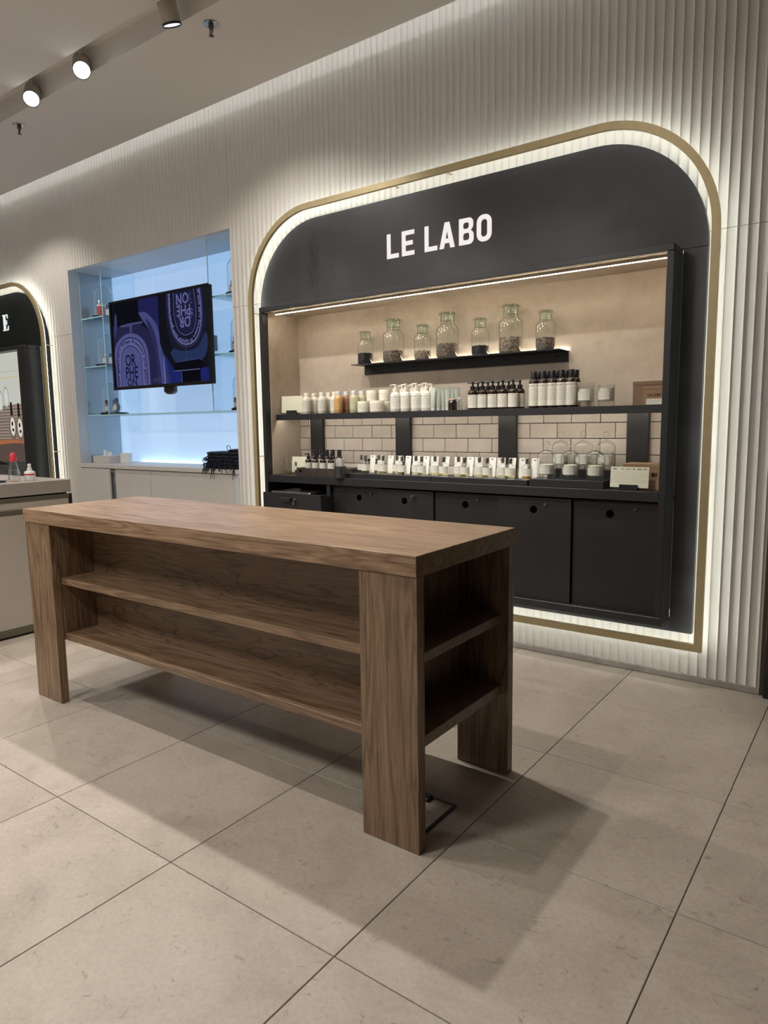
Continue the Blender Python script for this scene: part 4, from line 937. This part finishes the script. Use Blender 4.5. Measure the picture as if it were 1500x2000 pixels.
LB = [(599.5, -.078, 'cream lotion bottle at the left end of the front row'), (629.5, -.078, 'second cream lotion bottle from the left in the front row'), (654, -.062, 'cream lotion bottle half hidden behind the orange gel bottle'),
      (614.5, -.012, 'cream lotion bottle behind the gap of the two leftmost ones'), (643, -.012, 'cream lotion bottle behind the second front one')]
for px, y, l in LB: lo.put(base_pt(px, y, SZ), random.uniform(-.1, .3), l)
for px, y, mt, l in ((661.5, -.085, 'orange_gel', 'orange gel bottle with a frosted cap among the cream bottles'), (677, -.015, 'rose_gel', 'rose-brown gel bottle behind the orange one'), (692, -.078, 'pale_gel', 'pale green gel bottle left of the cream jars'), (707, -.010, 'pale_gel', 'pale green gel bottle behind the cream jars')):
    lotion(l, mt).put(base_pt(px, y, SZ), 0, l)
# cream jars
def cjar(r, h):
    t = thing('cream_jar', 'x', 'jar', (0, 0, 0), 0, 'cream jars on the long shelf')
    part('body', MB().lathe([(r * .95, 0), (r, .003), (r, h * .74)], 28), 'ivory', t, world=False); part('label', MB().lathe([(r + .0006, h * .10), (r + .0006, h * .68)], 22, a0=-PI * .95, a1=PI * .05), 'label_ivory', t, world=False)
    part('lid', MB().lathe([(r * 1.01, h * .74), (r * 1.01, h - .003), (r * .97, h)], 28), 'ivory', t, world=False); return Stock(t)
j1 = cjar(.035, .066); j2 = cjar(.043, .066)
j1.put(base_pt(710, -.078, SZ), 0, 'cream jar standing at the front left of the jar stack'); j2.put(base_pt(737, -.080, SZ), 0, 'widest cream jar at the front of the jar stack')
for px, l, u in ((727.5, 'lower cream jar at the back left of the stack', 'cream jar on top of the stack, left one'), (752, 'lower cream jar at the back right of the stack', 'cream jar on top of the stack, right one')):
    p = base_pt(px, .005, SZ); j1.put(p, 0, l); j1.put((p[0], p[1], SZ + .0662), .2, u)
# pump bottles
def pump(r, hb, ht, mat, capmat, labmat, name, group, lz=(.14, .80), nz=.03, sh=.36):
    t = thing(name, 'x', 'bottle', (0, 0, 0), 0, group)
    part('body', MB().lathe([(r * .92, 0), (r, .004), (r, hb - r * .62), (r * .93, hb - r * .34), (r * .72, hb - r * .12), (r * .42, hb)], 26), mat, t, world=False)
    part('label', MB().lathe([(r + .0006, hb * lz[0]), (r + .0006, hb * lz[1])], 22, a0=-PI * .97, a1=PI * .07), labmat, t, world=False)
    cp = part('pump', MB().lathe([(r * .52, hb - .002), (r * .52, hb + (ht - hb) * .42), (r * .20, hb + (ht - hb) * .46), (r * .20, ht - .008)], 18), capmat, t, world=False)
    part('nozzle', MB().lathe([(r * .30, ht - .008), (r * .30, ht - .002), (r * .2, ht)], 14).tube([(0, 0, ht - .005), (-nz * .6, -.006, ht - .004), (-nz, -.010, ht - .008)], [.0042, .0036, .0026], 8), capmat, cp, world=False)
    return Stock(t)
pb = pump(.0295, .112, .156, 'cream', 'ivory', 'label_bottle', 'pump_bottle', 'cream pump bottles on the long shelf')
FW = [772.5, 792.5, 813, 832.5]
for i, px in enumerate(FW): pb.put(base_pt(px, (-.078, -.066, -.080, -.060)[i], SZ), (.1, -.1, .15, 0)[i], ORDS[i] + ' cream pump bottle from the left in the front row')
for i, px in enumerate((786, 806, 826, 843.5)): pb.put(base_pt(px, .022, SZ), .2, ORDS[i] + ' cream pump bottle from the left in the back row')
# tubes
tt = thing('tube', 'x', 'tube', (0, 0, 0), 0, 'pale green tubes on the long shelf')
m = MB(); vs = []; fs = []; n = 20; prof = [(.0165, .018, .018), (.0175, .0175, .030), (.018, .014, .07), (.0188, .006, .105), (.019, .0012, .118), (.019, .0012, .126)]
for a_, b_, z in prof:
    for i in range(n): a = 2 * PI * i / n; vs.append((a_ * math.cos(a), b_ * math.sin(a), z))
for j in range(len(prof) - 1):
    for i in range(n): fs.append((j * n + i, j * n + (i + 1) % n, (j + 1) * n + (i + 1) % n, (j + 1) * n + i))
m.add(vs, fs + [tuple(range(n)), tuple(range((len(prof) - 1) * n, len(prof) * n))], True)
part('body', m, 'tube', tt, world=False); part('cap', MB().lathe([(.0155, 0), (.0165, .018)], 20), 'frosted', tt, world=False)
part('label', MB().box(-.009, .009, -.0150, -.0142, .055, .072).xf(Matrix.Rotation(-.08, 4, 'X')), 'label_white', tt, world=False)
ts = Stock(tt)
for i, (px, y, l) in enumerate(((846, -.060, 'pale green tube next to the cream pump bottles'), (856.5, -.035, 'second pale green tube from the left'), (866, -.012, 'third pale green tube from the left'), (875, -.035, 'fourth pale green tube, behind the amber jar'), (884, -.010, 'fifth pale green tube, behind the amber jar'), (893, .012, 'pale green tube at the right end of the tubes'))):
    ts.put(base_pt(px, y, SZ), (0, .9, 1.0, .95, 1.0, 1.05)[i], l, (.85, .72, 1.0))
aj = thing('amber_jar', 'small dark amber jar with a pinkish top before the tubes', 'jar', base_pt(884, -.088, SZ))
part('body', MB().lathe([(.022, 0), (.0245, .003), (.0245, .042), (.021, .050), (.019, .052)], 24), 'amber', aj, world=False); part('lid', MB().lathe([(.020, .052), (.022, .054), (.0215, .060), (.012, .063)], 20), 'cork', aj, world=False)
vl = thing('glass_vial', 'small clear glass bottle right of the dark amber jar', 'bottle', base_pt(898, -.060, SZ))
part('body', MB().lathe([(.012, 0), (.014, .003), (.014, .045), (.009, .055), (.008, .060)], 20), 'glass', vl, world=False); part('cap', MB().lathe([(.009, .058), (.009, .070)], 16), 'frosted', vl, world=False)
# amber pump bottles
ab = pump(.0262, .104, .145, 'amber', 'black', 'label', 'amber_pump_bottle', 'amber pump bottles on the long shelf', (.08, .74), .026)
for i, px in enumerate((923.3, 942.3, 962, 981.7, 1002)): ab.put(base_pt(px, -.088, SZ), (i % 3 - 1) * .1, ORDS[i] + ' amber pump bottle from the left in the front row')
for i, px in enumerate((933.5, 953, 973, 993.5, 1015)): ab.put(base_pt(px, -.030, SZ), (i % 2) * .15, ORDS[i] + ' amber pump bottle from the left in the back row')
# tall amber bottles
def tall(r, hb, ht, group, lz, name='tall_amber_bottle'):
    t = thing(name, 'x', 'bottle', (0, 0, 0), 0, group)
    part('body', MB().lathe([(r * .94, 0), (r, .004), (r, hb - r * .9), (r * .9, hb - r * .45), (r * .62, hb - r * .1), (r * .55, hb)], 26), 'amber', t, world=False)
    part('label', MB().lathe([(r + .0006, lz[0]), (r + .0006, lz[1])], 22, a0=-PI * .98, a1=PI * .08), 'label', t, world=False)
    part('cap', MB().lathe([(r * .66, hb - .001), (r * .66, ht - .002), (r * .62, ht)], 22), 'black', t, world=False); return Stock(t)
tbt = tall(.0235, .146, .180, 'tall amber bottles on the long shelf', (.010, .120))
for i, px in enumerate((1042, 1060, 1078, 1096, 1114.5)): tbt.put(base_pt(px, -.088, SZ), (i % 3 - 1) * .12, ORDS[i] + ' tall amber bottle from the left in the front row')
for i, px in enumerate((1051, 1069, 1087, 1105, 1123.5)): tbt.put(base_pt(px, -.035, SZ), .1, ORDS[i] + ' tall amber bottle from the left in the back row')
# candles in glass
def candle(r, h, name='candle', group=None):
    t = thing(name, 'x', 'candle', (0, 0, 0), 0, group)
    part('glass', MB().lathe([(r * .94, 0), (r, .004), (r, h), (r - .0025, h), (r - .0025, h * .22), (r * .5, h * .20)], 32), 'glass_thin', t, world=False)
    part('wax', MB().lathe([(r - .0035, h * .26), (r - .0035, h * .84), (r * .3, h * .845)], 30), 'wax', t, world=False)
    part('label', MB().lathe([(r + .0006, h * .30), (r + .0006, h * .72)], 20, a0=-PI * .86, a1=-PI * .28), 'label', t, world=False); return Stock(t)
cs = candle(.0385, .100, group='glass candles on the long shelf')
cs.put(base_pt(1144.5, -.075, SZ), .1, 'glass candle right beside the tall amber bottles'); cs.put(base_pt(1184, -.068, SZ), 0, 'glass candle standing alone left of the brown boxes')
# brown boxes
def carton(name, x0, x1, y0, y1, z0, h, mat, label):
    t = thing(name, label, 'box', ((x0 + x1) / 2, (y0 + y1) / 2, z0)); part('box', MB().box(x0, x1, y0, y1, z0, z0 + h * .84, .001), mat, t); part('lid', MB().box(x0 - .001, x1 + .001, y0 - .001, y1 + .001, z0 + h * .84 + .0003, z0 + h, .001), mat, t); return t
carton('kraft_box', .688, .870, .045, .135, SZ, .112, 'kraft', 'large brown box at the right end of the long shelf')
bt = carton('kraft_box', .765, .866, -.055, .010, SZ, .083, 'kraft_light', 'small brown box before the large one, with a white label')
part('lettering', word_mb('LELABO', (.784, .793, .8055, .8145, .8245, .8335), SZ + .039, .011, .0006, -.0556), 'black', bt)
part('label', MB().box(.779, .863, -.0558, -.0552, SZ + .002, SZ + .028), 'label_white', bt)

# ================================================================ testers on the worktop
WZ = .8903
def wpt(px, y, z=WZ, py=930): return (X(px, py, y), y, z)
# three clear sample bottles
sm = thing('sample_bottle', 'x', 'bottle', (0, 0, 0), 0, 'clear sample bottles on the worktop')
part('body', MB().lathe([(.0145, 0), (.016, .003), (.016, .060), (.012, .072), (.006, .076)], 20), 'glass', sm, world=False); part('cap', MB().lathe([(.0085, .076), (.0085, .104), (.007, .105)], 16), 'chrome', sm, world=False); part('liquid', MB().lathe([(.014, .003), (.014, .022)], 18), 'perfume', sm, world=False)
ss = Stock(sm)
ss.put(wpt(557, -.060), 0, 'clear sample bottle with a silver cap, first from the left'); ss.put(wpt(567, -.085), 0, 'clear sample bottle with a silver cap, second from the left', (.95, .95, .92)); ss.put(wpt(578.5, -.115), 0, 'clear sample bottle beside the dark wooden tray', (.9, .9, .8))
card_stand(586, -.01, WZ, .13, .112, 'cream card behind the clear sample bottles on the worktop', rz=.1)
# wooden tray with amber bottles
tr = thing('wooden_tray', 'dark stained wooden tray holding amber bottles on the worktop', 'tray', (-1.13, -.06, WZ))
trx0, trx1 = -1.325, -1.012; H2 = .050
part('front_board', MB().box(trx0, trx1, -.137, -.125, WZ, WZ + H2, .0015), 'dark_tray', tr, label='front board with a small round handle hole'); part('back_board', MB().box(trx0, trx1, .026, .038, WZ, WZ + H2, .0015), 'dark_tray', tr)
part('end_board', MB().box(trx0, trx0 + .010, -.1245, .0255, WZ, WZ + H2, .0015), 'dark_tray', tr); part('end_board', MB().box(trx1 - .010, trx1, -.1245, .0255, WZ, WZ + H2, .0015), 'dark_tray', tr)
part('bottom_board', MB().box(trx0 + .0105, trx1 - .0105, -.1245, .0255, WZ, WZ + .022), 'dark_tray', tr)
part('finger_hole', MB().lathe([(.008, 0), (.008, .002)], 16).xf(Matrix.Translation((-1.29, -.1362, WZ + .03)) @ Matrix.Rotation(PI / 2, 4, 'X')), 'void', tr)
ab2 = pump(.0215, .083, .118, 'amber', 'black', 'label', 'amber_pump_bottle', 'amber pump bottles in the wooden tray', (.08, .74), .022)
for i, px in enumerate((603, 616.5, 631.5, 647)): ab2.put((X(px, 914, -.098), -.098, WZ + .0222), (.0, .1, -.1, 0)[i], ORDS[i] + ' amber pump bottle from the left, front of the tray')
tb2 = tall(.0205, .102, .138, 'capped amber bottles in the wooden tray', (.020, .080), 'capped_amber_bottle')
for i, px in enumerate((614, 626, 639, 650, 663)): tb2.put((X(px, 905, -.025), -.025, WZ + .0222), 0, ORDS[i] + ' tall-capped amber bottle from the left, back of the tray')
# cup of paper strips
cp = thing('tin_cup', 'round dark tin cup of paper scent strips before the tray', 'cup', wpt(665, -.162))
part('cup', MB().lathe([(.032, 0), (.034, .002), (.034, .070), (.0325, .070), (.031, .004), (.01, .003)], 28), 'dark_metal', cp, world=False)
pl = wpt(665, -.162)
m = MB()
for k in range(46):
    a = random.uniform(0, 2 * PI); r0 = random.uniform(0, .016); r1 = r0 + .013; x, y = math.cos(a), math.sin(a); tx_, ty_ = -y * .004, x * .004
    h = random.uniform(.108, .121); m.add([(x * r0 - tx_, y * r0 - ty_, .006), (x * r0 + tx_, y * r0 + ty_, .006), (x * r1 + tx_, y * r1 + ty_, h), (x * r1 - tx_, y * r1 - ty_, h)], [(0, 1, 2, 3)])
m.v = [(p[0] + pl[0], p[1] + pl[1], p[2] + pl[2]) for p in m.v]
so = solo('scent_strips', m, 'white_plastic', 'bunch of white paper scent strips standing in the tin cup', 'paper', pl); so['kind'] = 'stuff'
# plinths
def plinth(x0, x1, y0, y1, h, label, mat='steel_bar', z=WZ): return solo('display_plinth', MB().box(x0, x1, y0, y1, z, z + h, .0015), mat, label, 'plinth', ((x0 + x1) / 2, (y0 + y1) / 2, z))
PY0 = -.130; PH = .027
plinth(-.925, -.332, PY0, .050, PH, 'left low black plinth under the perfume testers'); plinth(-.330, .236, PY0, .050, PH, 'right low black plinth under the perfume testers')
plinth(.249, .620, -.135, .0, .036, 'black plinth under the three front cloches'); plinth(.285, .640, .002, .088, .080, 'taller black plinth under the three back cloches')
plinth(-1.010, -.930, -.075, .060, .050, 'small dark block between the wooden tray and the testers', 'dark_tray')
# small dark sign card behind
bs = thing('black_card', 'small black card with white marks leaning on the tiles', 'card', (-.92, .13, WZ + .0))
part('card', MB().box(-.985, -.860, .128, .132, WZ, .990, .001), 'black', bs)
mk = MB()
for k in range(3): mk.box(-.973 + k * .007, -.970 + k * .007, .1272, .1278, .958, .975)
for k in range(6): mk.box(-.928 + (k % 2) * .03, -.910 + (k % 2) * .03, .1272, .1278, .948 - (k // 2) * .012, .953 - (k // 2) * .012)
part('white_marks', mk, 'white_card', bs, label='faint white marks')
# perfume testers in pairs, a card behind each
def tester(liq):
    t = thing('perfume_tester', 'x', 'perfume bottle', (0, 0, 0), 0, 'perfume testers on the low plinths'); r = .0262
    part('body', MB().lathe([(r * .95, 0), (r, .003), (r, .060), (r * .92, .067), (r * .62, .073), (r * .36, .075), (r * .36, .079)], 28), 'glass_thin', t, world=False)
    part('perfume', MB().lathe([(r - .0035, .006), (r - .0035, .020)], 24), liq, t, world=False)
    part('label', MB().lathe([(r + .0006, .018), (r + .0006, .056)], 22, a0=-PI * .92, a1=-PI * .02), 'label', t, world=False)
    part('cap', MB().lathe([(.0098, .078), (.0102, .079), (.0102, .106), (.009, .107)], 18), 'chrome', t, world=False); return Stock(t)
tp = tester('perfume')
FR = (715, 749, 786, 824, 867, 908, 952, 997); BK = (707, 741, 776, 813, 850, 896, 937, 982); TZZ = WZ + PH + .0003
for i in range(8):
    tp.put((X(FR[i], 925, -.100), -.100, TZZ), random.uniform(-.15, .15), 'front perfume tester of the %s pair from the left' % ORDS[i]); tp.put((X(BK[i], 923, -.055), -.055, TZZ), random.uniform(-.15, .15), 'back perfume tester of the %s pair from the left' % ORDS[i])
t9 = tester('honey'); t9.put((X(1029.5, 934, -.085), -.085, TZZ), 0, 'single perfume tester with honey-coloured liquid at the right end')
tc = thing('scent_card', 'x', 'card', (0, 0, 0), 0, 'white scent cards behind the testers')
part('card', MB().box(-.0215, .0215, -.0006, .0006, 0, .104).xf(Matrix.Rotation(-.16, 4, 'X')), 'white_card', tc, world=False); part('print', MB().box(-.010, .004, -.0010, -.0007, .092, .096).xf(Matrix.Rotation(-.16, 4, 'X')), 'black', tc, world=False)
tcs = Stock(tc); CX = (726, 743, 761, 778, 795, 812, 830, 848, 869, 894, 916, 934, 959.5, 978, 998, 1021)
for i, px in enumerate(CX):
    tcs.put((X(px, 927, -.022), -.022, TZZ), (.25 if i % 2 else -.12), 'white scent card, %s of the two behind the %s tester pair' % ('right' if i % 2 else 'left', ORDS[i // 2]))
tcs.put((X(1043, 928, -.022), -.022, TZZ), -.1, 'white scent card standing between the single tester and the cloches')
# cloches over candles
def cloche(r, h, group):
    t = thing('glass_cloche', 'x', 'cloche', (0, 0, 0), 0, group); hb = h - .044
    pr = [(r, 0), (r, hb - r * .85)] + [(r * math.cos(a), hb - r * .85 + r * .85 * math.sin(a)) for a in [PI / 2 * k / 8 for k in range(1, 8)]] + [(.006, hb)]
    part('dome_glass', MB().lathe(pr, 34, cap0=False, cap1=False), 'glass_dome', t, world=False)
    part('knob', MB().lathe([(.006, hb - .001), (.006, hb + .008)] + [(.0165 * math.cos(a), hb + .0265 + .0165 * math.sin(a)) for a in [-PI / 2 + .35 + (PI - .36) * k / 10 for k in range(11)]], 22, cap0=False, cap1=False), 'glass', t, world=False); return Stock(t)
c1 = cloche(.0455, .186, 'glass cloches on the worktop'); c2 = candle(.037, .083, group='candles under the cloches')
for i, px in enumerate((1067, 1113, 1162)):
    p = (X(px, 936, -.082), -.082, WZ + .0363); c1.put(p, 0, 'front glass cloche, %s from the left' % ORDS[i]); c2.put((p[0] + .002, p[1], p[2]), .1, 'candle under the %s front cloche from the left' % ORDS[i])
    q = (X((1095, 1139, 1183)[i], 915, .042), .042, WZ + .0803); c1.put(q, 0, 'back glass cloche, %s from the left' % ORDS[i]); c2.put((q[0], q[1], q[2]), .1, 'candle under the %s back cloche from the left' % ORDS[i])
card_stand(1228, -.128, WZ, .172, .106, 'cream price card in a black holder at the right of the worktop', 'price')
bx2 = carton('kraft_box', .690, .868, -.075, .050, WZ, .118, 'kraft_light', 'brown box behind the cream price card at the right')
part('print', MB().box(.820, .832, -.0775, -.0763, WZ + .062, WZ + .078).box(.836, .842, -.0775, -.0763, WZ + .062, WZ + .078), 'black', bx2)
